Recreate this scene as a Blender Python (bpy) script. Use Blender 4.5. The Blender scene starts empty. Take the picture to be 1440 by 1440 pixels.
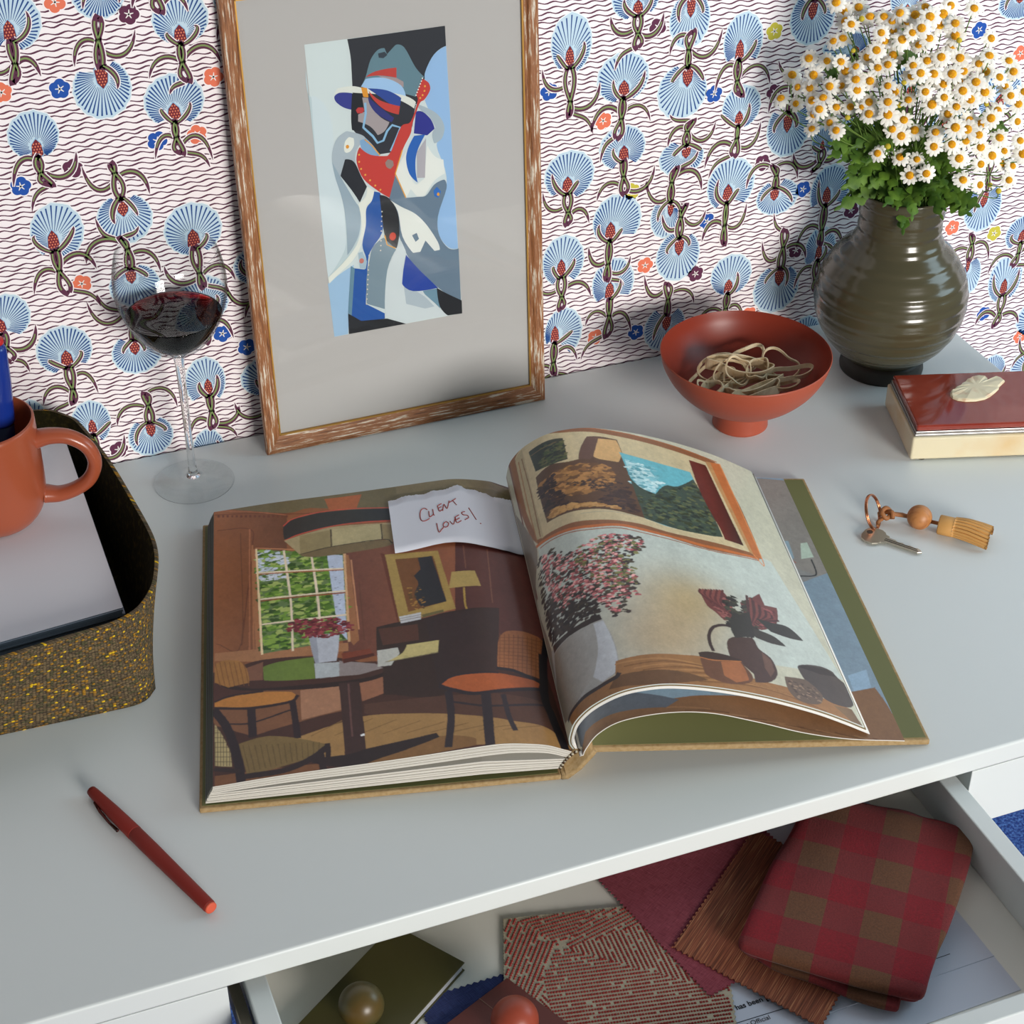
import bpy, math, random
import numpy as np
from mathutils import Vector, Matrix
PI = math.pi
TZ = 0.75                      # desk top height above the floor
scn = bpy.context.scene
col = scn.collection
# ------------------------------------------------------------------ camera
cam = bpy.data.cameras.new('camera'); camo = bpy.data.objects.new('camera', cam); col.objects.link(camo)
cam.sensor_width = 36.0; cam.lens = 36.0 * 2509 / 1440; cam.clip_start = 0.01
pit, yaw = math.radians(35.0), math.radians(20.97)
fw = Vector((math.sin(yaw) * math.cos(pit), math.cos(yaw) * math.cos(pit), -math.sin(pit)))
rt = Vector((math.cos(yaw), -math.sin(yaw), 0)); upv = rt.cross(fw)
camo.matrix_world = Matrix(((rt.x, upv.x, -fw.x, 0), (rt.y, upv.y, -fw.y, 0), (rt.z, upv.z, -fw.z, 0.9 + TZ), (0, 0, 0, 1)))
scn.camera = camo
# ------------------------------------------------------------------ light
w = bpy.data.worlds.new('world'); scn.world = w; w.use_nodes = True
w.node_tree.nodes['Background'].inputs[0].default_value = (0.76, 0.90, 1.0, 1)
w.node_tree.nodes['Background'].inputs[1].default_value = 0.135
def area(name, loc, tgt, sx, sy, power, colr, spread=180):
    l = bpy.data.lights.new(name, 'AREA'); l.shape = 'RECTANGLE'; l.size = sx; l.size_y = sy
    l.energy = power; l.color = colr; l.spread = math.radians(spread)
    o = bpy.data.objects.new(name, l); col.objects.link(o)
    o.location = (loc[0], loc[1], loc[2] + TZ)
    d = Vector(tgt) - Vector(loc)
    o.rotation_euler = d.to_track_quat('-Z', 'Y').to_euler()
    return o
area('front_softbox', (1.5, -4.3, 1.22), (1.15, 1.2, 0.05), 2.0, 1.6, 60, (1.0, 0.96, 0.92), 75)
area('side_window', (1.95, 0.75, 0.80), (0.6, 1.25, 0.0), 0.7, 0.8, 8.5, (0.62, 0.86, 1.0))
scn.view_settings.view_transform = 'Standard'; scn.view_settings.look = 'None'
scn.view_settings.exposure = 0.0; scn.view_settings.gamma = 1.0; scn.view_settings.use_curve_mapping = False

FANS=[(1227,4155,214,228,1187,4082,1),(1240,3217,203,209,1252,3094,1),(1306,2351,219,256,1262,2262,1),(792,1649,182,206,719,1554,1),(1205,1230,239,235,1214,1130,1),(839,517,133,285,840,448,1),(1334,451,173,231,1339,395,1),(1907,4297,206,201,1940,4329,-1),(1839,3526,234,251,1848,3632,-1),(1876,2368,236,229,1871,2485,-1),(1883,1736,218,196,1863,1837,-1),(1825,1078,220,209,1810,1144,-1),(1846,198,204,207,1853,271,-1),(2530,4021,228,216,2513,3881,1),(2406,3344,248,230,2395,3230,1),(2442,2173,250,245,2436,2074,1),(2466,1484,226,236,2464,1422,1),(2398,654,184,254,2419,580,1),(2360,-89,152,240,2355,-134,1),(2996,593,272,209,2980,505,1),(2989,1729,229,190,2971,1680,1),(3048,4135,233,202,3039,4049,1),(3124,3278,211,216,3115,3187,1),(3705,3163,249,252,3699,3102,-1),(5950,3361,194,276,5935,3226,1),(5955,2107,246,241,5938,1998,1),(5910,1237,212,267,5889,1149,1),(5924,465,195,266,5834,442,1),(6558,3690,228,195,6581,3595,1),(6462,2974,254,236,6473,2853,1),
(6481,2296,231,216,6497,2228,1),(6455,1565,248,271,6388,1449,1),(6437,904,219,268,6402,816,1),(7100,3424,199,264,7105,3556,-1),(7064,2756,248,266,7111,2905,-1),(7096,2101,231,185,7142,2162,-1),(6958,1509,151,214,7012,1594,-1),(7119,1071,232,268,7127,1183,-1),(7020,290,225,253,7035,362,-1),(7658,3156,199,275,7628,3065,1),(7692,2517,200,213,7675,2394,1),(7642,1738,251,277,7615,1634,1),(7723,754,224,224,7701,617,1),(7846,-95,206,276,7857,-241,1),(8361,3293,230,262,8355,3374,-1),(8216,2228,229,289,8204,2301,-1),(8166,1522,230,188,8130,1563,-1),(8247,504,255,271,8274,638,-1),(8647,-131,170,237,8653,-193,1),(8753,1484,219,284,8719,1427,1),(8713,846,174,263,8700,815,1),(8749,2966,240,137,8855,2900,1),(8605,2022,111,149,8609,1985,1),(9340,3342,156,162,9372,3226,1),(9022,2086,242,243,9032,1994,-1),(9518,1385,252,277,9500,1506,1),(10009,1936,252,250,9992,2034,-1),(9523,2467,243,221,9533,2395,1),(9247,641,213,290,9262,519,1),(10649,3149,248,165,10636,3207,-1),
(10603,999,221,273,10601,1106,-1),(11182,603,229,210,11163,562,1),(11044,86,208,282,11042,-22,1),(10597,208,113,213,10535,343,-1),(11529,-474,239,221,11592,-565,1),(11590,-1091,259,258,11616,-1159,1),(10577,2226,255,248,10593,2132,1),(11088,-1072,163,213,11101,-1142,1),(10374,-326,183,224,10380,-369,1)]
SMALL=[(1504,3573,'b'),(2228,3018,'b'),(1075,2797,'b'),(2602,1114,'b'),(2809,933,'b'),(5742,2944,'b'),(7394,2687,'b'),(7411,1391,'b'),(8444,1557,'b'),(6704,307,'b'),(10221,2930,'b'),(10840,-294,'b'),(3446,2151,'b'),(9596,3025,'b'),(2125,4106,'p'),(1510,2885,'p'),(6785,3401,'p'),(8031,2610,'p'),(7966,1910,'p'),(7325,838,'p'),(8433,895,'p'),(9024,1230,'p'),(1541,119,'p'),(10094,-226,'p'),(9155,44,'p'),(1567,4273,'o'),(1050,3607,'o'),(2565,3023,'o'),(2751,3500,'o'),(1441,1834,'o'),(6278,2589,'o'),(6770,1033,'o'),(6266,339,'o'),(10264,826,'o'),(11375,-683,'o'),(10748,2625,'o'),(7962,260,'o'),(7974,3208,'y'),(6593,1840,'y'),(10800,667,'y')]
ART=[((208,218,220),'p',[(688,3722),(1918,3724),(1960,1050),(734,1048)],0),((190,206,212),'p',[(684,3514),(682,3313),(767,3219),(835,3045),(846,2792),(823,2626),(893,2443),(1010,2294),(1046,2200),(1058,2066),(1003,1897),(884,1760),(721,1630),(701,2688)],0),((206,218,224),'p',[(711,3288),(808,3213),(866,3040),(867,2789),(847,2665),(914,2440),(915,2112),(896,1870),(721,1630),(704,2474)],0),((160,192,222),'p',[(716,1574),(831,1644),(967,1711),(933,1546),(863,1051),(734,1048)],0),((44,46,54),'p',[(1057,3720),(1918,3724),(1920,3552),(1811,3495),(1729,3352),(1688,3172),(1617,3057),(1563,2854),(1430,2789),(1381,2689),(1252,2688),(1155,2830),(1057,2929),(1041,3056),(1066,3197),(1075,3461),(1074,3582)],0),((150,186,226),'p',[(1920,3552),(1811,3495),(1731,3373),(1716,3292),(1758,3193),(1706,3107),(1782,2906),(1864,2809),(1793,2691),(1859,2464),(1862,2288),(1772,2035),(1775,1854),(1859,1721),(1948,1698)],0),((100,132,146),'p',[(1194,3384),(1245,3519),(1313,3595),(1375,3603),(1393,3550),
(1470,3616),(1546,3590),(1637,3406),(1710,3314),(1623,3150),(1498,3198),(1147,3305)],0),((52,62,74),'p',[(1315,3566),(1374,3573),(1397,3543),(1360,3520),(1319,3529)],0),((190,66,60),'p',[(1194,3380),(1259,3412),(1364,3426),(1469,3424),(1464,3337),(1319,3377)],0),((165,148,150),'p',[(1298,3380),(1464,3337),(1524,3294),(1522,3247),(1419,3302)],0),((160,195,232),'p',[(1147,3305),(1193,3364),(1359,3351),(1502,3264),(1537,3151),(1289,3244)],0),((222,224,218),'p',[(905,3271),(940,3317),(1065,3320),(1167,3290),(1331,3242),(1538,3168),(1624,3102),(1606,3048),(1473,3144),(1287,3218),(1143,3248),(999,3276)],0),((52,58,140),'p',[(908,3250),(958,3278),(1064,3259),(1080,3109),(989,3142),(921,3201)],0),((28,30,36),'p',[(1064,3255),(1153,3247),(1149,3103),(1119,2919),(1041,2939),(1041,3056)],0),((165,155,158),'p',[(1151,3210),(1206,3198),(1276,3043),(1377,2961),(1329,2888),(1264,2862),(1202,2949),(1100,3006),(1105,3068),(1163,3084)],0),((190,60,60),'p',[(1087,3108),(1109,3129),
(1151,3123),(1163,3097),(1141,3073),(1099,3079)],0),((224,150,50),'p',[(1146,3299),(1198,3286),(1207,3202),(1161,3213)],0),((44,72,150),'p',[(1204,3281),(1373,3241),(1495,3157),(1481,3093),(1427,3092),(1287,3211)],0),((48,52,120),'p',[(1203,3209),(1281,3125),(1421,2991),(1398,2958),(1276,3043),(1215,3135)],0),((195,66,58),'p',[(1213,3259),(1305,3163),(1480,3087),(1465,3016),(1342,3075),(1243,3183)],0),((140,186,222),'l',[(1174,3161),(1172,3068),(1142,2947),(1221,2858),(1259,2793),(1313,2806),(1351,2885),(1400,2931),(1473,2899),(1420,2790),(1371,2702)],10),((168,182,192),'p',[(1611,3089),(1703,3049),(1817,2965),(1871,2851),(1844,2748),(1772,2711),(1755,2793),(1790,2852),(1741,2955),(1679,3010)],0),((44,48,140),'p',[(1620,3018),(1679,3010),(1751,2932),(1781,2843),(1711,2793),(1590,2829)],0),((172,184,194),'p',[(857,2791),(906,2888),(994,2938),(1117,2888),(1157,2847),(1070,2758),(1052,2633),(1109,2474),(1137,2415),(1052,2283),(1016,2380),(921,2525),(847,2665)],0),
((152,170,184),'p',[(842,2687),(920,2515),(1012,2316),(1063,2197),(1031,1981),(914,1811),(923,2111),(906,2333),(862,2534)],0),((130,168,205),'p',[(1103,2838),(1157,2851),(1216,2778),(1273,2680),(1188,2681),(1118,2751)],0),((36,38,44),'p',[(959,2690),(1037,2657),(1091,2520),(1137,2415),(1063,2281),(997,2405),(907,2549)],0),((228,230,222),'p',[(957,2775),(971,2847),(1011,2883),(1048,2867),(1048,2804),(1012,2756),(976,2747)],0),((224,150,50),'p',[(974,2811),(996,2816),(1004,2789),(982,2782)],0),((228,230,226),'p',[(1443,2572),(1521,2689),(1554,2684),(1550,2425),(1594,2364),(1665,2407),(1695,2641),(1707,2704),(1767,2598),(1848,2553),(1855,2421),(1755,2371),(1661,2249),(1590,2248),(1533,2330),(1485,2249),(1401,2482)],0),((40,98,180),'p',[(1593,2807),(1694,2804),(1608,2655),(1587,2507),(1602,2378),(1530,2468),(1506,2606),(1533,2709)],0),((176,172,180),'p',[(1608,2655),(1699,2770),(1670,2413),(1598,2422)],0),((106,126,146),'p',[(1400,2475),(1485,2256),(1595,2247),(1672,2248),
(1754,2338),(1844,2368),(1866,2287),(1772,2035),(1775,1854),(1858,1714),(1953,1697),(1954,1182),(1793,1295),(1621,1490),(1495,1651),(1399,1918),(1391,2143),(1330,2281),(1353,2413)],0),((196,62,54),'p',[(1695,3295),(1746,3257),(1758,3193),(1706,3117),(1658,3088),(1582,2914),(1562,2833),(1490,2716),(1440,2594),(1334,2281),(1231,2363),(1110,2491),(1061,2642),(1074,2736),(1099,2779),(1189,2697),(1337,2664),(1382,2711),(1480,2908),(1568,2938),(1642,3116),(1635,3179)],0),((224,160,60),'l',[(1146,2842),(1205,2780),(1273,2680)],5),((226,160,60),'l',[(1478,2696),(1401,2492),(1485,2256)],5),((232,170,70),'p',[(1079,2714),(1088,2721),(1096,2712),(1087,2705)],0),((232,170,70),'p',[(1075,2651),(1084,2658),(1091,2648),(1082,2641)],0),((232,170,70),'p',[(1087,2585),(1096,2592),(1104,2582),(1095,2575)],0),((232,170,70),'p',[(1121,2526),(1130,2533),(1138,2523),(1129,2516)],0),((232,170,70),'p',[(1160,2470),(1169,2477),(1177,2467),(1168,2460)],0),((232,170,70),'p',[(1204,2415),
(1213,2422),(1221,2412),(1212,2405)],0),((232,170,70),'p',[(1248,2369),(1257,2376),(1265,2366),(1256,2359)],0),((232,170,70),'p',[(1704,3232),(1713,3239),(1721,3229),(1712,3222)],0),((232,170,70),'p',[(1698,3191),(1706,3198),(1715,3189),(1706,3182)],0),((232,170,70),'p',[(1679,3156),(1688,3164),(1696,3154),(1687,3147)],0),((232,170,70),'p',[(1656,3135),(1665,3142),(1673,3132),(1664,3125)],0),((150,130,125),'p',[(1316,2609),(1345,2635),(1387,2611),(1391,2570),(1361,2542),(1326,2565)],0),((228,230,222),'p',[(1137,2415),(1199,2368),(1171,2279),(1117,2222),(1101,2058),(1058,1909),(971,1767),(855,1674),(727,1572),(721,1630),(884,1760),(1007,1896),(1063,2065),(1047,2270),(1120,2331)],0),((38,88,165),'p',[(1198,2362),(1251,2342),(1272,2163),(1244,1967),(1152,1848),(1101,1744),(1049,1316),(1220,1190),(1217,1139),(994,1158),(909,1226),(971,1676),(1062,1649),(1084,1747),(1057,1887),(1101,2058),(1116,2211),(1171,2279)],0),((168,190,205),'p',[(1014,1816),(1052,1821),(1089,1723),
(1073,1653),(1019,1668)],0),((200,120,110),'p',[(1018,1747),(1041,1759),(1061,1728),(1037,1710)],0),((34,36,42),'p',[(1245,2321),(1333,2274),(1399,2131),(1405,1940),(1370,1799),(1306,1844),(1268,1941),(1255,2077)],0),((228,230,226),'p',[(1333,2263),(1437,2180),(1564,2092),(1668,1962),(1760,1788),(1772,1713),(1723,1712),(1643,1826),(1589,1727),(1522,1727),(1431,1901),(1402,2141)],0),((110,130,150),'p',[(1520,1897),(1565,1912),(1584,1852),(1550,1829)],0),((126,146,160),'p',[(1152,1848),(1256,1920),(1365,1788),(1269,1600),(1223,1232),(1060,1314),(1070,1544),(1111,1720)],0),((206,214,218),'p',[(1418,1859),(1365,1788),(1269,1600),(1223,1232),(1262,1135),(1393,1058),(1599,1066),(1821,1057),(1708,1193),(1613,1329),(1416,1446),(1419,1688),(1456,1750)],0),((176,188,198),'p',[(1412,1459),(1610,1282),(1696,1171),(1604,1165),(1427,1246)],0),((40,70,160),'p',[(1454,1723),(1558,1571),(1739,1348),(1501,1358),(1400,1449),(1419,1573)],0),((112,146,166),'p',[(1591,1342),(1732,1342),
(1751,1137),(1708,1193),(1611,1305)],0),((34,36,42),'p',[(1727,1350),(1816,1279),(1961,1181),(1960,1050),(1821,1055),(1746,1162)],0),((34,36,42),'p',[(878,1255),(994,1158),(1239,1135),(1415,1049),(870,1050)],0),((104,140,160),'p',[(938,1705),(971,1676),(909,1226),(879,1260)],0),((230,165,60),'l',[(1268,1941),(1284,1848),(1359,1801)],5),((205,70,50),'p',[(1311,1922),(1340,1955),(1372,1912),(1339,1879)],0),((50,110,190),'p',[(1742,2281),(1775,2313),(1812,2263),(1781,2208),(1748,2229)],0),((230,160,60),'p',[(1772,2254),(1794,2259),(1797,2227),(1775,2227)],0),((225,215,200),'p',[(1250,2166),(1257,2172),(1263,2164),(1256,2159)],0),((225,215,200),'p',[(1246,2122),(1253,2127),(1259,2120),(1252,2114)],0),((225,215,200),'p',[(1241,2077),(1248,2082),(1254,2075),(1247,2069)],0),((225,215,200),'p',[(1237,2032),(1244,2037),(1250,2030),(1243,2024)],0),((225,215,200),'p',[(1232,1987),(1239,1992),(1245,1985),(1238,1979)],0),((225,215,200),'p',[(1228,1942),(1235,1947),(1241,1939),
(1234,1934)],0),((225,215,200),'p',[(1223,1896),(1230,1902),(1236,1894),(1229,1888)],0),((225,215,200),'p',[(1219,1851),(1226,1856),(1232,1849),(1225,1843)],0),((225,215,200),'p',[(1214,1805),(1221,1811),(1227,1803),(1220,1797)],0),((225,215,200),'p',[(1105,1778),(1112,1783),(1118,1776),(1111,1770)],0),((225,215,200),'p',[(1099,1732),(1106,1738),(1112,1730),(1105,1724)],0),((225,215,200),'p',[(1094,1687),(1101,1692),(1107,1684),(1100,1679)],0),((225,215,200),'p',[(1088,1641),(1095,1646),(1101,1638),(1094,1633)],0),((225,215,200),'p',[(1083,1595),(1090,1600),(1096,1592),(1089,1587)],0),((225,215,200),'p',[(1077,1549),(1084,1554),(1090,1546),(1083,1541)],0),((225,215,200),'p',[(1072,1502),(1079,1508),(1085,1500),(1078,1494)],0),((225,215,200),'p',[(1066,1456),(1073,1462),(1079,1454),(1072,1448)],0),((225,215,200),'p',[(1061,1410),(1068,1415),(1074,1407),(1067,1402)],0),((225,215,200),'p',[(1055,1363),(1062,1369),(1068,1361),(1061,1355)],0),((225,215,200),'p',[(1049,1316),
(1057,1322),(1063,1314),(1056,1308)],0),((235,235,230),'p',[(1621,3164),(1628,3170),(1634,3163),(1627,3157)],0),((235,235,230),'p',[(1632,3188),(1639,3193),(1645,3186),(1638,3181)],0),((235,235,230),'p',[(1643,3211),(1650,3217),(1656,3209),(1649,3204)],0),((235,235,230),'p',[(1654,3235),(1661,3240),(1667,3233),(1660,3228)],0),((235,235,230),'p',[(1665,3258),(1671,3263),(1678,3256),(1671,3251)],0),((235,235,230),'p',[(1676,3281),(1682,3286),(1688,3279),(1682,3274)],0),((235,235,230),'p',[(1686,3304),(1693,3310),(1699,3303),(1693,3297)],0)]
LPROF=[(0.004,0.0232),(-0.0034,0.0267),(-0.0138,0.0315),(-0.029,0.0348),(-0.045,0.0368),(-0.062,0.0362),(-0.1,0.033),(-0.141,0.03),(-0.2015,0.0262),(-0.252,0.0212)]
RPROF=[(0.0045,0.025),(0.0016,0.031),(0.0018,0.039),(0.0055,0.0515),(0.0165,0.0645),(0.0338,0.0748),(0.0515,0.079),(0.075,0.079),(0.11,0.0712),(0.147,0.0585),(0.182,0.043),(0.205,0.0305),(0.2205,0.0212)]
SPROF=[(0.0085,0.0238),(0.0106,0.0238),(0.0126,0.03),(0.0215,0.0438),(0.039,0.054),(0.0707,0.0577),(0.1026,0.0537),(0.138,0.041),(0.174,0.0262),(0.21,0.0158),(0.2515,0.009)]
LPIC=[('f',(66,38,32)),('p',(128,78,48),[(2590,3600),(0,3359),(0,943),(2590,1254)]),('g',(92,56,38),(134,82,50),[(2590,3480),(1960,3313),(2028,1119),(2590,1254)]),('g',(134,80,52),(92,52,44),[(1515,2667),(506,2510),(676,1011),(1597,1220)]),('g',(96,52,46),(62,34,30),[(593,2521),(0,2427),(0,-140),(881,-126)]),('l',(104,56,36),5,[(2579,3350),(2258,3287),(1963,3201),(1444,3118)]),('l',(150,92,62),4,[(2579,3415),(2258,3307),(1964,3185)]),('p',(96,52,36),[(2556,3344),(2538,3339),(2538,3303),(2556,3308)]),('p',(96,52,36),[(2517,3333),(2499,3328),(2499,3292),(2517,3297)]),('p',(96,52,36),[(2478,3322),(2460,3317),(2460,3281),(2478,3286)]),('p',(96,52,36),[(2439,3311),(2421,3305),(2421,3270),(2439,3275)]),('p',(96,52,36),[(2400,3300),(2382,3294),(2382,3258),(2401,3264)]),('p',(96,52,36),[(2361,3288),(2343,3283),(2343,3247),(2362,3253)]),('p',(96,52,36),[(2323,3277),(2304,3272),(2305,3237),(2323,3242)]),('p',(96,52,36),[(2284,3267),(2265,3261),(2266,3226),(2284,3231)]),('p',(96,52,36),
[(2245,3256),(2227,3251),(2227,3215),(2246,3220)]),('p',(96,52,36),[(2206,3245),(2188,3240),(2189,3205),(2207,3210)]),('p',(96,52,36),[(2168,3235),(2149,3230),(2150,3195),(2168,3199)]),('p',(96,52,36),[(2129,3225),(2111,3220),(2112,3185),(2130,3189)]),('p',(96,52,36),[(2090,3215),(2072,3211),(2073,3175),(2091,3180)]),('p',(96,52,36),[(2052,3206),(2034,3202),(2035,3166),(2053,3170)]),('p',(96,52,36),[(2014,3197),(1995,3192),(1997,3157),(2015,3161)]),('p',(96,52,36),[(1975,3188),(1957,3184),(1958,3148),(1976,3152)]),('p',(96,86,60),[(2579,3455),(2117,3472),(1421,3511),(1013,3511),(518,3435),(14,3368),(0,3109),(1038,3052),(1757,3247),(1963,3213),(2418,3385)]),('p',(108,96,70),[(1013,3511),(518,3435),(14,3368),(0,3269),(1020,3277)]),('l',(96,54,36),4,[(2556,3114),(2284,3057),(2266,2764),(2369,1524)]),('l',(152,96,66),4,[(2284,3057),(2308,1410)]),('l',(96,58,38),3,[(2362,3021),(2368,1556),(2566,1592)]),('l',(150,98,64),5,[(2265,2821),(2276,1369)]),('l',(168,112,76),
5,[(2239,2772),(1511,2546)]),('p',(150,100,66),[(2277,2767),(2233,2755),(2215,1386),(2217,1322),(2258,1316)]),('p',(140,92,60),[(1506,2515),(1476,2501),(1464,1386),(1509,1330),(1535,1402)]),('l',(170,118,84),5,[(1463,2431),(1456,1517)]),('l',(88,52,38),3,[(1416,2129),(1423,1377)]),('p',(150,104,70),[(2576,1480),(1548,1371),(1553,1275),(2228,1286),(2576,1389)]),('p',(88,110,66),[(2233,2744),(1523,2526),(1550,1405),(2214,1379)]),('n',900,8,26,((58,92,24),(96,130,44),(120,150,60),(40,70,20),(150,165,90),(70,105,30)),[(2229,2735),(1528,2520),(1554,1405),(2209,1385)],1),('n',120,6,16,((190,196,205),(170,180,190)),[(2229,2735),(1980,2655),(1993,2254),(2219,2309)],2),('p',(168,178,196),[(1654,2547),(1528,2512),(1554,1405),(1620,1552)]),('n',14,5,8,((120,130,150),),[(1638,2432),(1573,2418),(1571,1676),(1623,1687)],3),('l',(205,190,165),7,[(2006,2680),(1970,1966),(1976,1363)]),('l',(205,190,165),7,[(1784,2605),(1756,1990),(1754,1579)]),('l',(205,190,165),7,[(2239,2423),
(1534,2329)]),('l',(205,190,165),7,[(2209,2065),(1526,2029)]),('l',(205,190,165),7,[(2202,1740),(1535,1719)]),('l',(150,86,52),5,[(2239,2405),(1535,2311)]),('l',(130,70,44),6,[(2209,2044),(1527,2005)]),('l',(215,190,150),6,[(2233,2755),(2212,1372)]),('l',(190,150,110),7,[(1512,2524),(1540,1386)]),('p',(150,82,48),[(1637,3355),(1315,3354),(1374,3149),(1601,3169)]),('p',(40,40,40),[(1998,3023),(1933,3099),(1807,3138),(1624,3158),(1352,3136),(1048,3074),(1062,2907),(1319,2946),(1544,2951),(1771,2914),(1952,2846),(1997,2841)]),('l',(178,66,56),4,[(1998,3031),(1932,3107),(1806,3150),(1623,3170),(1351,3148),(1047,3086)]),('l',(178,66,56),4,[(1993,2817),(1907,2867),(1771,2907),(1544,2943),(1319,2938),(1062,2900)]),('p',(150,135,100),[(1877,2595),(1998,2818),(1772,2891),(1545,2928),(1087,2874),(1109,2591),(1181,2666),(1605,2649)]),('p',(132,118,82),[(1869,2859),(1610,2888),(1616,2644),(1872,2586)]),('p',(158,146,108),[(1597,2892),(1188,2876),(1191,2657),(1605,2649)]),
('p',(126,110,76),[(1179,2873),(1089,2844),(1107,2587),(1178,2657)]),('p',(104,88,60),[(1872,2586),(1605,2645),(1192,2649),(1108,2583),(1190,2547),(1721,2531)]),('l',(58,48,36),4,[(1879,2595),(1605,2649),(1187,2656),(1108,2583)]),('l',(58,48,36),4,[(1606,2894),(1611,2650)]),('l',(58,48,36),4,[(1184,2875),(1187,2656)]),('p',(90,44,30),[(1218,2467),(1172,2445),(1121,1525),(1153,1549)]),('p',(150,124,66),[(1183,2440),(751,2389),(689,1600),(1137,1528)]),('p',(106,66,34),[(1106,2355),(795,2325),(750,1707),(1058,1645)]),('p',(36,38,42),[(922,2332),(808,2329),(750,1707),(950,1677),(991,1853),(949,1984),(976,2097),(914,2172)]),('n',60,4,8,((150,110,50),(80,60,30)),[(1041,1971),(914,1940),(919,1663),(1026,1655)],4),('p',(160,136,78),[(670,2076),(483,2065),(459,1861),(715,1869)]),('l',(160,130,60),5,[(595,1853),(609,1658),(604,1568)]),('p',(44,30,27),[(1320,1513),(1141,1539),(963,1538),(759,1572),(347,1580),(431,980),(378,794),(720,617),(921,603),(1332,666),(1312,937),(1340,1164)]),
('g',(52,36,34),(42,30,30),[(932,1530),(347,1580),(455,791),(915,662)]),('p',(74,44,34),[(1308,1490),(1000,1479),(1007,1283),(1286,1282)]),('p',(178,178,180),[(1135,1605),(961,1619),(969,1532),(1128,1516)]),('l',(110,100,96),2,[(1133,1578),(964,1589)]),('l',(110,100,96),2,[(1131,1551),(967,1562)]),('p',(92,84,50),[(958,1587),(787,1613),(784,1578),(955,1549)]),('p',(112,74,50),[(2254,939),(1615,908),(1633,594),(1949,531),(2051,402),(2438,466),(2575,645),(2575,823)]),('p',(150,108,82),[(1936,882),(1615,902),(1632,609),(1869,568),(1939,552)]),('p',(138,92,68),[(1494,914),(1314,913),(1324,724),(1486,669)]),('p',(60,36,30),[(1870,553),(1633,594),(1329,710),(921,603),(369,857),(67,864),(0,-20),(710,30),(2574,-4),(2575,645),(2302,460)]),('p',(74,48,38),[(1473,636),(921,603),(334,521),(73,432),(0,51),(574,202),(1480,533)]),('p',(146,112,68),[(1974,371),(1719,449),(1442,504),(940,414),(470,256),(258,217),(120,165),(0,31),(223,-78),(711,24),(1173,-6),(1518,-44),(1961,212)]),('l',(118,88,50),
3,[(1878,365),(1598,513)]),('l',(118,88,50),3,[(1705,339),(1425,465)]),('l',(118,88,50),3,[(1533,314),(1253,417)]),('l',(118,88,50),3,[(1361,286),(1082,367)]),('l',(118,88,50),3,[(1189,258),(911,316)]),('l',(118,88,50),3,[(1017,228),(741,265)]),('l',(118,88,50),3,[(846,197),(572,219)]),('l',(118,88,50),3,[(675,167),(399,199)]),('l',(118,88,50),3,[(503,147),(220,202)]),('p',(120,86,50),[(1620,144),(964,173),(704,85),(712,19),(1173,-6),(1518,-44),(1702,48)]),('p',(108,70,44),[(2574,105),(1777,63),(1702,48),(2122,-85),(2574,-58)]),('p',(60,36,30),[(2543,1153),(2504,1231),(2392,1271),(2207,1307),(1820,1265),(1559,1173),(1403,1067),(1305,1023),(1310,962),(1454,921),(1854,926),(2094,941),(2294,977),(2495,1062)]),('p',(112,74,56),[(2494,1187),(2207,1281),(2212,1068),(2373,1093)]),('p',(92,112,46),[(2209,1218),(2085,1252),(1820,1253),(1819,997),(2031,1020),(2204,1060)]),('p',(160,166,168),[(1819,1176),(1631,1156),(1637,990),(1817,996)]),('p',(130,120,118),[(1631,1169),
(1362,1080),(1306,1014),(1490,976),(1637,990)]),('p',(36,24,24),[(2543,1146),(2294,989),(1854,939),(1453,930),(1305,967),(1313,922),(1456,882),(1856,884),(2294,965),(2495,1047)]),('p',(168,172,180),[(1846,1515),(1726,1514),(1609,1493),(1630,1291),(1651,1173),(1809,1174),(1828,1299)]),('p',(140,144,154),[(1846,1515),(1788,1513),(1783,1168),(1809,1174),(1828,1299)]),('n',260,7,16,((96,30,40),(120,44,54),(70,20,30),(140,60,66)),[(2010,1701),(1946,1748),(1800,1723),(1612,1698),(1533,1617),(1485,1540),(1540,1495),(1613,1490),(1728,1468),(1872,1498),(1993,1597)],5),('p',(112,52,34),[(1606,1254),(1390,1266),(1360,1169),(1602,1131)]),('p',(70,30,24),[(1600,1182),(1363,1208),(1360,1169),(1602,1131)]),('p',(172,172,164),[(1335,1228),(1177,1231),(1168,1158),(1244,1032),(1345,1038)]),('p',(176,162,108),[(1107,1247),(856,1246),(878,1109),(1137,1093),(1280,1081),(1152,1154)]),('l',(120,110,80),3,[(1280,1081),(878,1103)]),('p',(52,34,32),[(1647,909),(1495,899),(1492,580),(1492,118),
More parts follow.
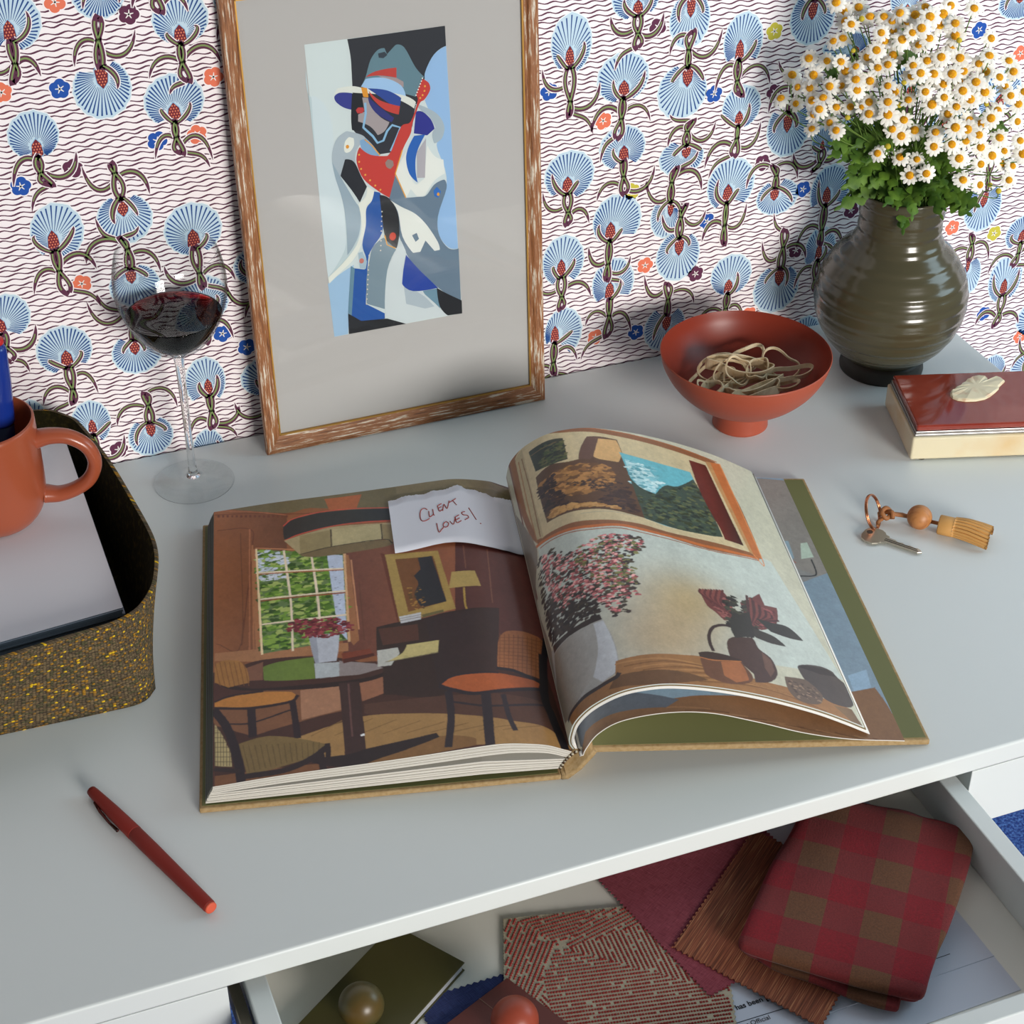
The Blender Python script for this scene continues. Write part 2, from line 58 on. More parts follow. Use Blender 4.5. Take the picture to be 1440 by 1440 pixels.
(1646,98),(1644,611)]),('l',(90,62,58),5,[(1576,885),(1582,306)]),('p',(34,26,28),[(1645,120),(1467,155),(980,211),(961,164),(1204,85),(1438,23),(1554,-14),(1779,30),(1945,138)]),('p',(225,225,225),[(1524,309),(1494,317),(1492,296),(1519,291)]),('p',(148,102,52),[(2576,1351),(2494,1375),(2391,1341),(2331,1224),(2313,1062),(2475,1048),(2576,1130)]),('l',(110,70,36),2,[(2576,1377),(2535,1082)]),('l',(110,70,36),2,[(2539,1367),(2499,1073)]),('l',(110,70,36),2,[(2502,1357),(2462,1063)]),('l',(110,70,36),2,[(2465,1348),(2426,1054)]),('l',(110,70,36),2,[(2428,1338),(2390,1045)]),('l',(110,70,36),2,[(2391,1328),(2354,1035)]),('l',(110,70,36),2,[(2354,1319),(2317,1026)]),('p',(170,112,52),[(2575,914),(2294,940),(1996,879),(1958,825),(2019,778),(2297,783),(2496,810),(2575,854)]),('l',(40,28,30),10,[(2575,836),(2297,768),(2019,772),(1958,831)]),('l',(40,28,30),7,[(2575,908),(2455,945),(2214,939)]),('l',(36,26,30),18,[(1999,780),(1986,592),(1974,371)]),('l',(36,26,30),22,[(2305,755),
(2298,459)]),('l',(36,26,30),6,[(2476,635),(2300,605),(2003,684)]),('p',(110,90,54),[(2400,399),(2186,432),(1956,353),(1777,259),(1848,161),(2118,84),(2346,71)]),('l',(84,66,38),2,[(2371,377),(2327,86)]),('l',(84,66,38),2,[(2329,369),(2289,90)]),('l',(84,66,38),2,[(2286,362),(2250,95)]),('l',(84,66,38),2,[(2244,354),(2212,100)]),('l',(84,66,38),2,[(2201,347),(2174,105)]),('l',(84,66,38),2,[(2159,340),(2136,110)]),('l',(84,66,38),2,[(2117,333),(2098,115)]),('l',(84,66,38),2,[(2074,326),(2060,121)]),('l',(84,66,38),2,[(2032,320),(2021,126)]),('l',(84,66,38),2,[(1990,314),(1983,132)]),('l',(84,66,38),2,[(1948,308),(1945,138)]),('l',(84,66,38),2,[(1906,302),(1906,144)]),('l',(84,66,38),2,[(1864,297),(1868,151)]),('l',(84,66,38),2,[(1822,291),(1830,157)]),('l',(38,28,30),20,[(2365,49),(2081,48),(1888,127),(1765,229)]),('l',(38,28,30),18,[(1819,183),(1799,-70)]),('l',(38,28,30),14,[(1764,257),(1762,172),(1778,35)]),('p',(166,150,106),[(2575,660),(2516,514),(2462,329),
(2450,172),(2574,210)]),('l',(70,56,40),2,[(2575,660),(2574,210)]),('l',(70,56,40),2,[(2553,608),(2553,205)]),('l',(70,56,40),2,[(2532,556),(2532,200)]),('l',(70,56,40),2,[(2510,504),(2511,195)]),('l',(70,56,40),2,[(2489,452),(2490,190)]),('l',(70,56,40),2,[(2468,401),(2469,185)]),('l',(70,56,40),2,[(2575,616),(2539,607)]),('l',(70,56,40),2,[(2575,563),(2524,551)]),('l',(70,56,40),2,[(2575,511),(2508,495)]),('l',(70,56,40),2,[(2574,459),(2493,439)]),('l',(70,56,40),2,[(2574,408),(2478,384)]),('l',(70,56,40),2,[(2574,356),(2462,329)]),('l',(70,56,40),2,[(2574,306),(2447,274)]),('l',(70,56,40),2,[(2574,255),(2432,220)]),('l',(34,26,30),24,[(2579,809),(2496,626),(2439,408),(2402,174),(2385,-36)]),('l',(40,30,30),14,[(2574,174),(2403,118)]),('p',(150,94,56),[(418,1109),(388,1215),(332,1285),(223,1305),(66,1291),(7,1226),(53,1061),(110,747),(296,794),(457,838)]),('l',(112,66,38),2,[(382,1258),(442,829)]),('l',(112,66,38),2,[(347,1254),(409,817)]),('l',(112,66,38),
2,[(312,1251),(376,807)]),('l',(112,66,38),2,[(276,1248),(343,796)]),('l',(112,66,38),2,[(240,1246),(309,787)]),('l',(112,66,38),2,[(204,1246),(275,777)]),('l',(112,66,38),2,[(165,1251),(241,769)]),('l',(112,66,38),2,[(124,1262),(207,763)]),('l',(112,66,38),2,[(82,1274),(171,760)]),('l',(112,66,38),2,[(41,1284),(132,762)]),('l',(112,66,38),2,[(401,1208),(29,1233)]),('l',(112,66,38),2,[(407,1165),(37,1184)]),('l',(112,66,38),2,[(412,1122),(45,1135)]),('l',(112,66,38),2,[(418,1080),(53,1086)]),('l',(112,66,38),2,[(423,1038),(61,1038)]),('l',(112,66,38),2,[(429,996),(69,990)]),('l',(112,66,38),2,[(434,955),(77,942)]),('l',(112,66,38),2,[(439,914),(85,895)]),('l',(112,66,38),2,[(445,873),(93,848)]),('p',(160,82,42),[(902,726),(822,787),(699,802),(441,776),(223,722),(139,710),(174,629),(605,586),(835,662)]),('l',(34,28,34),12,[(457,838),(334,813),(220,748),(118,700)]),('l',(36,30,36),14,[(904,714),(798,640),(607,568),(130,627)]),('l',(36,30,36),7,[(902,732),(821,793),
(699,808),(460,785)]),('l',(38,32,38),20,[(848,631),(858,351),(909,53)]),('l',(38,32,38),26,[(579,551),(614,4)]),('l',(38,32,38),14,[(453,531),(443,308),(416,146)]),('l',(38,32,38),8,[(827,515),(547,414),(157,441)]),('l',(24,22,28),26,[(63,1057),(128,561),(108,359),(54,17)]),('l',(24,22,28),20,[(0,1274),(92,854),(137,588)]),('l',(120,78,60),3,[(345,2367),(392,1645)]),('l',(112,70,54),3,[(538,2418),(552,2106)])]
RPIC=[('f',(178,176,156)),('p',(176,184,176),[(345,2094),(2388,1894),(2646,532),(1414,326),(713,320),(225,883)]),('s',(150,116,60),(1316,857),330),('s',(160,122,62),(1109,461),300),('s',(168,140,84),(1441,1075),220),('p',(128,84,56),[(221,3600),(299,3595),(545,3500),(795,3433),(1089,3401),(1335,3369),(1736,3338),(2215,3273),(2296,2645),(2300,1880),(1772,1784),(1308,1882),(1064,1954),(818,1982),(562,2029),(373,2041),(295,2241),(229,2777)]),('p',(186,170,134),[(329,3355),(536,3444),(785,3367),(1077,3329),(1405,3288),(2104,3214),(2222,1926),(2092,1917),(1527,1907),(1224,1982),(976,2021),(680,2073),(402,2094),(337,2499)]),('p',(166,152,118),[(329,3355),(424,3385),(420,2096),(353,2127),(311,2576)]),('l',(120,84,56),4,[(401,3264),(407,2734),(391,2127)]),('l',(146,98,60),4,[(361,3265),(345,2625),(345,2094)]),('l',(150,92,54),6,[(299,3595),(545,3500),(794,3424),(1088,3390),(1335,3369),(1736,3338),(2233,3283)]),('p',(52,56,48),[(482,3283),(663,3303),(803,3275),(794,2952),(648,2944),
(501,2964)]),('n',60,8,16,((70,80,50),(40,48,44),(90,90,60)),[(598,3264),(798,3243),(789,2954),(548,2968)],7),('l',(110,90,60),4,[(496,3210),(738,3243)]),('p',(84,60,44),[(487,2884),(634,2945),(766,2915),(887,2925),(918,3062),(1010,3257),(1120,3264),(1269,3242),(1280,2942),(1282,2071),(1122,2124),(928,2181),(678,2218),(484,2227),(478,2568)]),('p',(92,66,56),[(880,2927),(922,3086),(1005,3258),(1147,3258),(1069,3052),(977,2909)]),('p',(196,156,104),[(1101,3232),(1258,3230),(1271,3036),(1214,2880),(1056,2907),(1011,2954)]),('n',240,10,30,((150,106,58),(124,84,46),(170,122,70),(96,66,42)),[(526,2752),(727,2838),(914,2847),(1116,2793),(1122,2537),(843,2425),(583,2475)],8),('n',160,8,20,((50,38,36),(70,50,42),(60,44,44)),[(472,2712),(638,2800),(700,2347),(894,2277),(1223,2507),(1250,2108),(1062,2216),(658,2262),(503,2276)],9),('n',80,8,20,((160,116,66),(180,138,84)),[(499,2257),(685,2258),(936,2224),(1131,2169),(1270,2077),(1062,2216),(821,2296),(562,2357)],10),('n',50,6,14,((58,44,40),
),[(717,2610),(876,2622),(1181,2569),(1250,2241),(1043,2394)],11),('p',(96,166,176),[(1253,3042),(1540,2977),(1885,2950),(1924,2507),(1963,2032),(1545,1986),(1282,2071),(1275,2633)]),('p',(160,196,200),[(1280,2942),(1455,2844),(1537,2634),(1421,2416),(1326,2483),(1289,2706)]),('n',60,8,18,((120,176,184),(190,214,214),(84,146,156)),[(1266,2938),(1521,2889),(1572,2599),(1363,2401),(1260,2560)],12),('p',(58,72,62),[(1270,2679),(1336,2531),(1458,2462),(1577,2625),(1698,2654),(1889,2842),(1945,2470),(1963,2032),(1825,1997),(1545,1986),(1282,2071)]),('n',160,8,18,((40,50,44),(74,88,66),(52,60,40),(90,96,64)),[(1278,2381),(1690,2619),(1903,2777),(1949,2035),(1550,2009),(1286,2089)],13),('p',(92,40,34),[(1924,3158),(2090,3157),(2116,2551),(2150,1995),(1975,2003),(1969,2167),(1917,2596)]),('g',(96,40,34),(56,28,26),[(1995,3148),(2090,3157),(2150,1995),(1975,2003)]),('l',(190,176,140),4,[(1280,2062),(1542,1976),(1969,2000)]),('l',(150,146,130),2,[(772,2158),(997,2137),(1218,2081)]),
('p',(172,100,56),[(2148,3237),(2262,3270),(2298,1875),(2221,1900)]),('p',(170,128,84),[(2107,3225),(2155,3241),(2221,1900),(2187,1918)]),('l',(176,100,54),13,[(329,2061),(458,2036),(587,2013),(815,1966),(1063,1945),(1309,1886),(1566,1842),(1781,1822),(2256,1866)]),('l',(140,76,40),4,[(364,2004),(581,1975),(808,1925),(1055,1902),(1300,1842),(1769,1775),(2247,1836)]),('l',(200,130,80),4,[(2221,1900),(2298,1875),(2262,3270)]),('l',(104,52,40),8,[(236,3486),(228,2966),(222,2207),(156,1586)]),('l',(130,96,76),6,[(111,3570),(111,3049),(127,2252)]),('p',(120,112,100),[(111,2828),(329,2027),(124,1549),(199,839),(111,131),(111,903)]),('n',420,7,18,((52,44,40),(66,60,46),(44,38,40)),[(931,1843),(1039,1817),(1209,1779),(1214,1674),(1118,1579),(1004,1372),(1066,1252),(1031,1133),(1048,1036),(931,988),(912,784),(800,786),(760,958),(576,912),(429,884),(266,907),(265,1135),(242,1476),(296,1898),(447,1898),(617,1713),(818,1694)],14),('n',300,6,14,((190,110,112),(220,160,155),(160,80,84),
(120,60,62)),[(906,1840),(1161,1793),(1209,1715),(1093,1577),(953,1622),(1054,1252),(960,1139),(895,1308),(837,1524),(1036,1036),(909,993),(822,1169),(894,788),(814,864),(683,1071),(519,1186),(437,1066),(330,1530),(346,1923),(586,1694)],15),('n',60,6,14,((96,100,56),(120,120,72)),[(744,1847),(1178,1753),(1031,1133),(822,1169),(584,1532)],16),('n',160,8,18,((40,36,38),(56,48,44)),[(242,1476),(457,1163),(705,1059),(696,873),(396,879),(236,906),(208,1167)],17),('p',(156,156,152),[(190,888),(382,818),(557,814),(700,826),(731,671),(747,500),(737,309),(693,190),(584,152),(475,131),(347,111),(241,70),(111,171),(113,511)]),('p',(182,186,190),[(633,798),(712,798),(739,522),(730,312),(686,201),(586,165),(528,261),(617,516)]),('g',(112,98,78),(160,160,156),[(225,808),(557,814),(528,261),(270,89),(122,154),(113,511)]),('p',(44,36,36),[(234,901),(395,873),(697,880),(705,816),(557,814),(382,818),(231,819)]),('p',(140,98,58),[(717,318),(898,332),(1175,331),(1414,326),(1700,184),(2032,169),
(2418,168),(2592,163),(2646,-110),(2199,-62),(1809,-60),(1447,-32),(1097,-29),(828,-30),(650,-8),(471,-18),(351,-10),(245,-17),(214,101),(278,114),(504,142),(686,177)]),('l',(158,114,70),5,[(707,288),(1162,269),(1862,128)]),('l',(116,78,44),5,[(767,242),(1226,242),(1910,112)]),('l',(158,114,70),5,[(828,202),(1291,216),(1957,97)]),('l',(116,78,44),5,[(889,167),(1357,192),(2006,83)]),('l',(158,114,70),5,[(950,135),(1424,169),(2054,69)]),('l',(116,78,44),5,[(1012,108),(1492,149),(2103,56)]),('l',(158,114,70),5,[(1076,86),(1561,130),(2153,43)]),('l',(116,78,44),5,[(1141,70),(1631,113),(2203,31)]),('l',(158,114,70),5,[(1208,56),(1701,98),(2254,20)]),('l',(116,78,44),5,[(1275,44),(1773,84),(2306,11)]),('p',(96,66,40),[(683,161),(1134,145),(1352,70),(1012,-2),(728,37),(616,63)]),('l',(44,38,40),13,[(197,103),(278,114),(417,129),(541,131),(681,155),(716,186)]),('p',(66,48,44),[(1613,546),(1680,638),(1751,660),(1864,690),(1875,652),(1887,565),(1965,483),(1978,343),(1934,239),
(1847,165),(1738,139),(1751,234),(1686,321),(1601,333)]),('p',(96,70,60),[(1900,532),(1959,463),(1954,335),(1896,244),(1872,342)]),('l',(52,38,38),10,[(1722,771),(1637,771),(1547,720),(1491,625),(1470,517),(1475,428)]),('p',(96,62,44),[(1346,366),(1418,344),(1572,369),(1685,364),(1695,306),(1732,228),(1722,156),(1650,94),(1519,62),(1404,86),(1344,137),(1341,224)]),('p',(150,92,56),[(1508,310),(1669,352),(1693,252),(1690,146),(1575,89),(1492,149)]),('p',(52,38,34),[(1343,376),(1433,408),(1580,400),(1694,370),(1561,323),(1412,318),(1346,327)]),('l',(176,110,64),3,[(1346,327),(1460,314),(1682,356)]),('p',(104,58,56),[(1539,1194),(1617,1161),(1747,1234),(1784,1136),(1783,980),(1740,859),(1666,836),(1611,927),(1562,990)]),('n',70,6,14,((140,84,80),(84,44,46)),[(1548,1181),(1743,1217),(1777,978),(1671,853)],18),('p',(98,56,54),[(1877,1130),(1981,1210),(2107,1334),(2115,1186),(2230,1204),(2159,970),(1982,823),(1918,837),(1878,936)]),('n',70,6,14,((136,78,76),(80,44,46)),[(1957,1121),
(2203,1145),(2104,909),(1933,842)],19),('n',90,10,26,((48,50,46),(62,62,52),(40,38,38)),[(1740,1121),(1840,1195),(1842,1000),(2007,1299),(2026,1070),(1898,716),(1724,659),(1700,764),(1714,920)],20),('l',(84,46,48),7,[(1752,912),(1694,1048),(1757,1242)]),('l',(118,66,62),7,[(1748,919),(1676,1058),(1731,1235)]),('l',(84,46,48),7,[(1745,925),(1657,1068),(1705,1229)]),('l',(118,66,62),7,[(1741,932),(1638,1078),(1680,1222)]),('l',(84,46,48),7,[(1737,938),(1620,1088),(1654,1216)]),('l',(118,66,62),7,[(1734,945),(1601,1098),(1629,1210)]),('l',(84,46,48),7,[(1730,952),(1583,1108),(1604,1205)]),('l',(118,66,62),7,[(1727,958),(1565,1119),(1579,1200)]),('l',(84,46,48),7,[(1723,965),(1546,1129),(1554,1194)]),('l',(70,44,46),8,[(1888,826),(1926,1031),(1971,1253)]),('l',(112,64,60),8,[(1900,837),(1950,1029),(1993,1230)]),('l',(70,44,46),8,[(1911,849),(1974,1027),(2014,1207)]),('l',(112,64,60),8,[(1922,861),(1999,1024),(2036,1184)]),('l',(70,44,46),8,[(1934,873),(2023,1022),
(2057,1161)]),('l',(112,64,60),8,[(1945,885),(2048,1021),(2079,1139)]),('l',(70,44,46),8,[(1957,897),(2072,1019),(2101,1117)]),('l',(112,64,60),8,[(1969,909),(2097,1018),(2123,1094)]),('l',(70,44,46),8,[(1980,921),(2122,1016),(2144,1072)]),('l',(112,64,60),8,[(1992,933),(2147,1015),(2166,1050)]),('l',(70,44,46),8,[(2004,945),(2172,1014),(2188,1029)]),('p',(46,48,46),[(1970,971),(2108,968),(2241,986),(2315,943),(2374,861),(2234,826),(2069,838)]),('p',(54,52,48),[(1888,826),(2057,795),(2126,747),(2161,698),(2023,681),(1896,708)]),('p',(46,46,44),[(1783,980),(1830,958),(1932,1034),(1898,716),(1706,639),(1705,803)]),('p',(62,56,54),[(2192,468),(2251,521),(2449,592),(2564,578),(2584,534),(2637,488),(2646,271),(2567,175),(2411,147),(2311,190),(2216,327)]),('p',(38,34,34),[(2192,475),(2281,527),(2505,582),(2584,534),(2410,478)]),('p',(92,76,64),[(2028,298),(2118,317),(2219,335),(2296,271),(2331,199),(2277,88),(2150,35),(2062,51),(2011,144)]),('n',30,5,12,((130,108,88),(70,56,50)),
[(2038,276),(2306,258),(2283,108),(2079,64)],21),('p',(58,60,62),[(2646,251),(2646,241),(2646,-40),(2646,-20)]),('g',(120,94,64),(96,70,46),[(2403,127),(2592,163),(2646,-60),(2574,-43)])]
SPIC=[('f',(124,148,166)),('p',(132,128,122),[(245,3600),(2662,3450),(2662,1956),(0,3359)]),('p',(128,128,126),[(0,3389),(2662,1976),(2662,1765),(0,3109)]),('p',(122,130,136),[(0,3139),(2662,1785),(2662,1575),(0,2868)]),('p',(120,136,148),[(0,2888),(2662,1595),(2662,1394),(0,2637)]),('p',(126,142,150),[(0,2658),(2662,1404),(2662,1214),(0,2407)]),('p',(122,142,156),[(1438,1375),(2662,2066),(2662,482),(1055,-182)]),('p',(140,166,186),[(2437,733),(2615,816),(2585,598),(2431,548)]),('p',(122,88,60),[(0,913),(208,361),(804,138),(2431,548),(2613,606),(2662,291),(2662,-200),(0,-70)]),('p',(84,92,104),[(0,1274),(223,416),(894,132),(787,55),(135,130),(0,-20),(0,251)]),('l',(142,104,72),4,[(787,55),(1108,43)]),('l',(96,66,44),4,[(915,15),(1253,34)]),('l',(142,104,72),4,[(1048,-9),(1406,37)]),('l',(96,66,44),4,[(1191,-15),(1561,43)]),('l',(142,104,72),4,[(1343,-5),(1722,54)]),('l',(96,66,44),4,[(1500,11),(1879,58)]),('l',(142,104,72),4,[(1662,32),(2029,50)]),('l',(96,66,44),4,[(1825,51),
(2174,34)]),('l',(142,104,72),4,[(1980,58),(2314,7)]),('l',(96,66,44),4,[(2131,55),(2450,-27)]),('l',(142,104,72),4,[(2276,42),(2584,-64)]),('l',(96,66,44),4,[(2416,20),(2662,-130)]),('l',(142,104,72),4,[(2554,-7),(2662,-200)]),('l',(96,66,44),4,[(2662,-50),(2662,-200)]),('p',(170,186,170),[(2544,2480),(2605,2498),(2606,2286),(2486,2251)]),('p',(130,150,160),[(2398,2505),(2441,2509),(2428,2260),(2400,2236)]),('l',(40,44,50),5,[(2576,2248),(2567,2071),(2524,2017),(2400,2008)]),('l',(150,90,80),5,[(2397,2227),(2424,2194)])]
NPROF=[(0.006,0.0257),(-0.0034,0.0279),(-0.0138,0.0327),(-0.029,0.036),(-0.045,0.038),(-0.062,0.0374),(-0.1,0.0342),(-0.13,0.0322)]
NOTE_TOP=[(1053,3175),(1017,3197),(973,3212),(875,3206),(810,3198),(752,3216),(732,3236),(640,3217),(624,3227),(591,3237),(560,3257),(501,3282),(475,3262),(433,3214),(357,3213),(323,3184),(276,3175),(214,3128),(106,3160),(39,3152)]
NOTE_BOT=[(1115,2416),(1028,2418),(910,2429),(800,2442),(701,2446),(621,2437),(490,2405),(402,2383),(313,2365),(223,2347),(123,2356),(61,2353)]
NOTE_INK=[[(798,2957),(817,2981),(841,2976),(858,2940),(866,2878),(862,2821),(843,2798),(815,2805),(790,2824)],[(787,2930),(789,2858),(781,2845),(753,2873)],[(752,2949),(751,2868),(743,2860)],[(707,2991),(699,2908),(674,2924)],[(707,2991),(670,3015)],[(704,2953),(676,2968)],[(671,2907),(651,3002),(632,2930),(602,3041)],[(603,3016),(543,3068)],[(574,3044),(546,2970)],[(739,2735),(734,2608),(709,2633),(689,2663)],[(657,2739),(676,2728),(689,2691),(678,2665),(655,2668),(641,2712),(657,2739)],[(627,2737),(603,2688),(578,2786)],[(578,2786),(572,2706),(532,2733)],[(583,2787),(543,2819)],[(573,2749),(543,2771)],[(487,2867),(516,2852),(508,2819),(475,2811),(466,2780),(501,2743)],[(448,2925),(403,2752)],[(378,2702),(368,2697)]]
DAISY=[(8160,13343,3683,0),(8153,13049,3588,0),(8184,13195,3561,0),(8097,13218,3387,0),(8171,13188,3412,0),(8401,12933,3662,0),(8434,12845,3645,0),(8580,12836,3630,0),(8756,12857,3725,0),(8624,12576,3752,0),(8901,12697,3775,0),(9212,12790,3681,0),(8749,12602,3653,0),(8538,12550,3673,0),(8474,12586,3628,0),(8284,12766,3592,0),(8421,12793,3581,0),(8340,12778,3506,0),(8425,12653,3551,0),(8617,12675,3471,0),(8632,12557,3568,0),(8878,12533,3569,0),(8821,12479,3701,0),(8870,12541,3476,0),(9141,12388,3559,0),(7926,13317,3217,0),(8045,13208,3217,0),(8023,12940,3307,0),(8103,12817,3298,0),(8281,12935,3316,0),(8251,12756,3445,0),(8446,12784,3364,0),(8278,12744,3288,0),(8350,12705,3321,0),(8649,12564,3364,0),(8738,12494,3410,0),(9074,12284,3450,0),(9345,12364,3340,0),(7972,13662,2933,0),(7929,13213,3102,0),(8100,12971,3203,0),(8112,12808,3181,0),(8267,12825,3141,0),(8522,12584,3239,0),(8521,12450,3313,0),(8656,12451,3286,0),(8796,12383,3291,0),(8927,12405,3290,0),
(9150,12397,3259,0),(9148,12194,3282,0),(9424,12378,3228,0),(7902,13422,2915,0),(7957,13302,2943,0),(7960,12977,3080,0),(8089,12987,3062,0),(8104,12761,3105,0),(8338,12647,3152,0),(8433,12663,3078,0),(8573,12417,3150,0),(8971,12270,3236,0),(8866,12292,3163,0),(9086,12280,3124,0),(9541,12341,3040,0),(7845,13606,2748,0),(8026,13638,2659,0),(7930,13203,2869,0),(7977,13094,2927,0),(8081,13027,2849,0),(7954,13100,2821,0),(8178,12952,2867,0),(8256,12783,2964,0),(8320,12587,3029,0),(8510,12562,3031,0),(8637,12388,3038,0),(8947,12278,3080,0),(9275,12167,3109,0),(9368,12165,3019,0),(8826,12295,3023,0),(9181,12189,2977,0),(8850,12435,2900,0),(8229,12718,2883,0),(8330,12577,2916,0),(7992,13249,2710,0),(8052,13061,2694,0),(8013,13291,2552,0),(8047,12931,2674,0),(8453,12668,2729,0),(8503,12581,2840,0),(8653,12614,2708,0),(8514,12607,2679,0),(8725,12399,2764,0),(8826,12264,2846,0),(8932,12233,2825,0),(9116,12313,2814,0),(9107,12164,2929,0),(9518,12332,2771,0),
(8722,12392,2633,0),(9055,12402,2634,0),(8914,12403,2620,0),(9381,12363,2626,0),(9595,12346,2573,0),(9059,12233,2754,0),(9216,12389,2552,0),(8394,12759,2472,0),(8589,12689,2433,0),(9014,12401,2472,0),(9311,12335,2479,0),(9499,12421,2459,0),(9192,12318,2424,0),(9581,12524,2282,0),(9634,12440,2285,0),(8743,12649,2403,0),(8665,12612,2277,0),(8751,12487,2334,0),(9091,12402,2251,0),(9242,12350,2203,0),(9449,12219,2271,0),(8211,12807,2918,0),(8738,12409,3197,0),(8487,12525,3358,0),(9631,12321,2452,0),(9011,12334,2860,0),(8709,12327,3113,0),(8322,13031,3639,0),(8351,13274,3640,0),(8229,13316,3608,0),(8590,12750,3715,0),(8779,12614,3744,0),(8470,12801,3729,0),(8947,12436,3174,0),(9338,12348,3118,0),(9067,12403,3339,0),(8901,12451,3395,0),(9420,12438,2136,1),(9511,12421,2068,1),(8344,13084,2213,1),(8428,12663,2572,1),(8089,12837,2825,1),(9100,12363,3382,1),(9127,12289,3007,1),(9654,12434,2421,1),(8844,12423,3570,1),(8224,13007,3643,1),(8089,12869,3424,1),
(8453,12609,2975,1),(8421,12535,3212,1),(7971,13343,3110,1)]
LEAF=[(8255,13270,2464),(8100,13083,2459),(8113,12935,2380),(8209,12949,2255),(8044,13013,2407),(8270,12900,2126),(8354,12891,2011),(8406,12816,2126),(8240,13027,2063),(8479,12865,2177),(8489,12752,2049),(8538,12730,2141),(8516,12522,2040),(8663,12599,1804),(8664,12481,2019),(8801,12548,2121),(8680,12461,2074),(8812,12342,2173),(8888,12335,2046),(9035,12371,2054),(9157,12303,1958),(9187,12256,2044),(9108,12390,2138),(8966,12421,2217),(8818,12496,2279),(8367,12910,2281),(8378,12727,2492),(8492,13108,2492),(8494,12656,2401),(8696,12662,2297),(8246,12937,2495),(8766,12621,2406),(8974,12526,2344),(8645,12757,2540),(8804,12599,2546),(8615,13023,2575),(9068,12436,2332),(8781,12910,2998),(8130,13355,3006),(9484,12429,2678),(8908,12824,3012),(8586,13044,3141),(8325,13222,2575),(8505,13099,2630),(8283,12910,2364),(8257,12967,1945)]
SHEET=[(6158,6338),(6143,6965)]
ROSE=[(3844,8277),(4128,7020),(4341,7069)]
BROWN=[(4935,8177),(4068,7506),(4642,6607),(5075,6633)]
ZIG=[(3069,8190),(3962,7984),(4289,6986),(4185,6707),(2895,7718)]
NAVY=[(2480,7717),(2906,7719),(2266,7510)]
CARD=[(2901,7665),(2404,7454),(3147,7150)]
NOTEB=[(2402,8230),(2663,7857),(2151,7489),(1595,7702)]
CLOTH=[(6006,8142),(6253,7961),(6294,7860),(6387,7843),(6582,7605),(6382,7353),(5916,6890),(5728,6731),(5506,6512),(5413,6390),(5288,6487),(5081,6645),(4917,6797),(4617,7075),(4429,7260),(4603,7436),(4898,7740),(5106,7935),(5325,8110),(5659,8437)]
CLOTH2=[(4899,6959),(5333,6541),(5240,6429),(5053,6579),(4834,6842),(4639,7038),(4557,7203)]
GING=[(5738,7809),(6138,7458),(5408,7406)]
SHELL=[(8911,11845),(8939,11876),(8986,11890),(9022,11918),(9066,11922),(9112,11958),(9157,11972),(9194,12001),(9233,12007),(9272,12031),(9346,12024),(9388,11987),(9386,11949),(9342,11891),(9409,11919),(9495,11950),(9513,11922),(9515,11852),(9403,11783),(9386,11758),(9324,11718),(9233,11670),(9159,11646),(9065,11647),(8968,11678),(8913,11720),(8889,11764),(8889,11812)]
KEY=[(7332,10469),(7576,10133),(7663,10624)]
KNOB=[(1857,7626,153),(2774,7186,159)]
TXT=[[(4262,6876),(4391,6878),(4233,6779),(4580,6774),(4246,6730),(4464,6729),(5521,6775),(5874,6782)]]

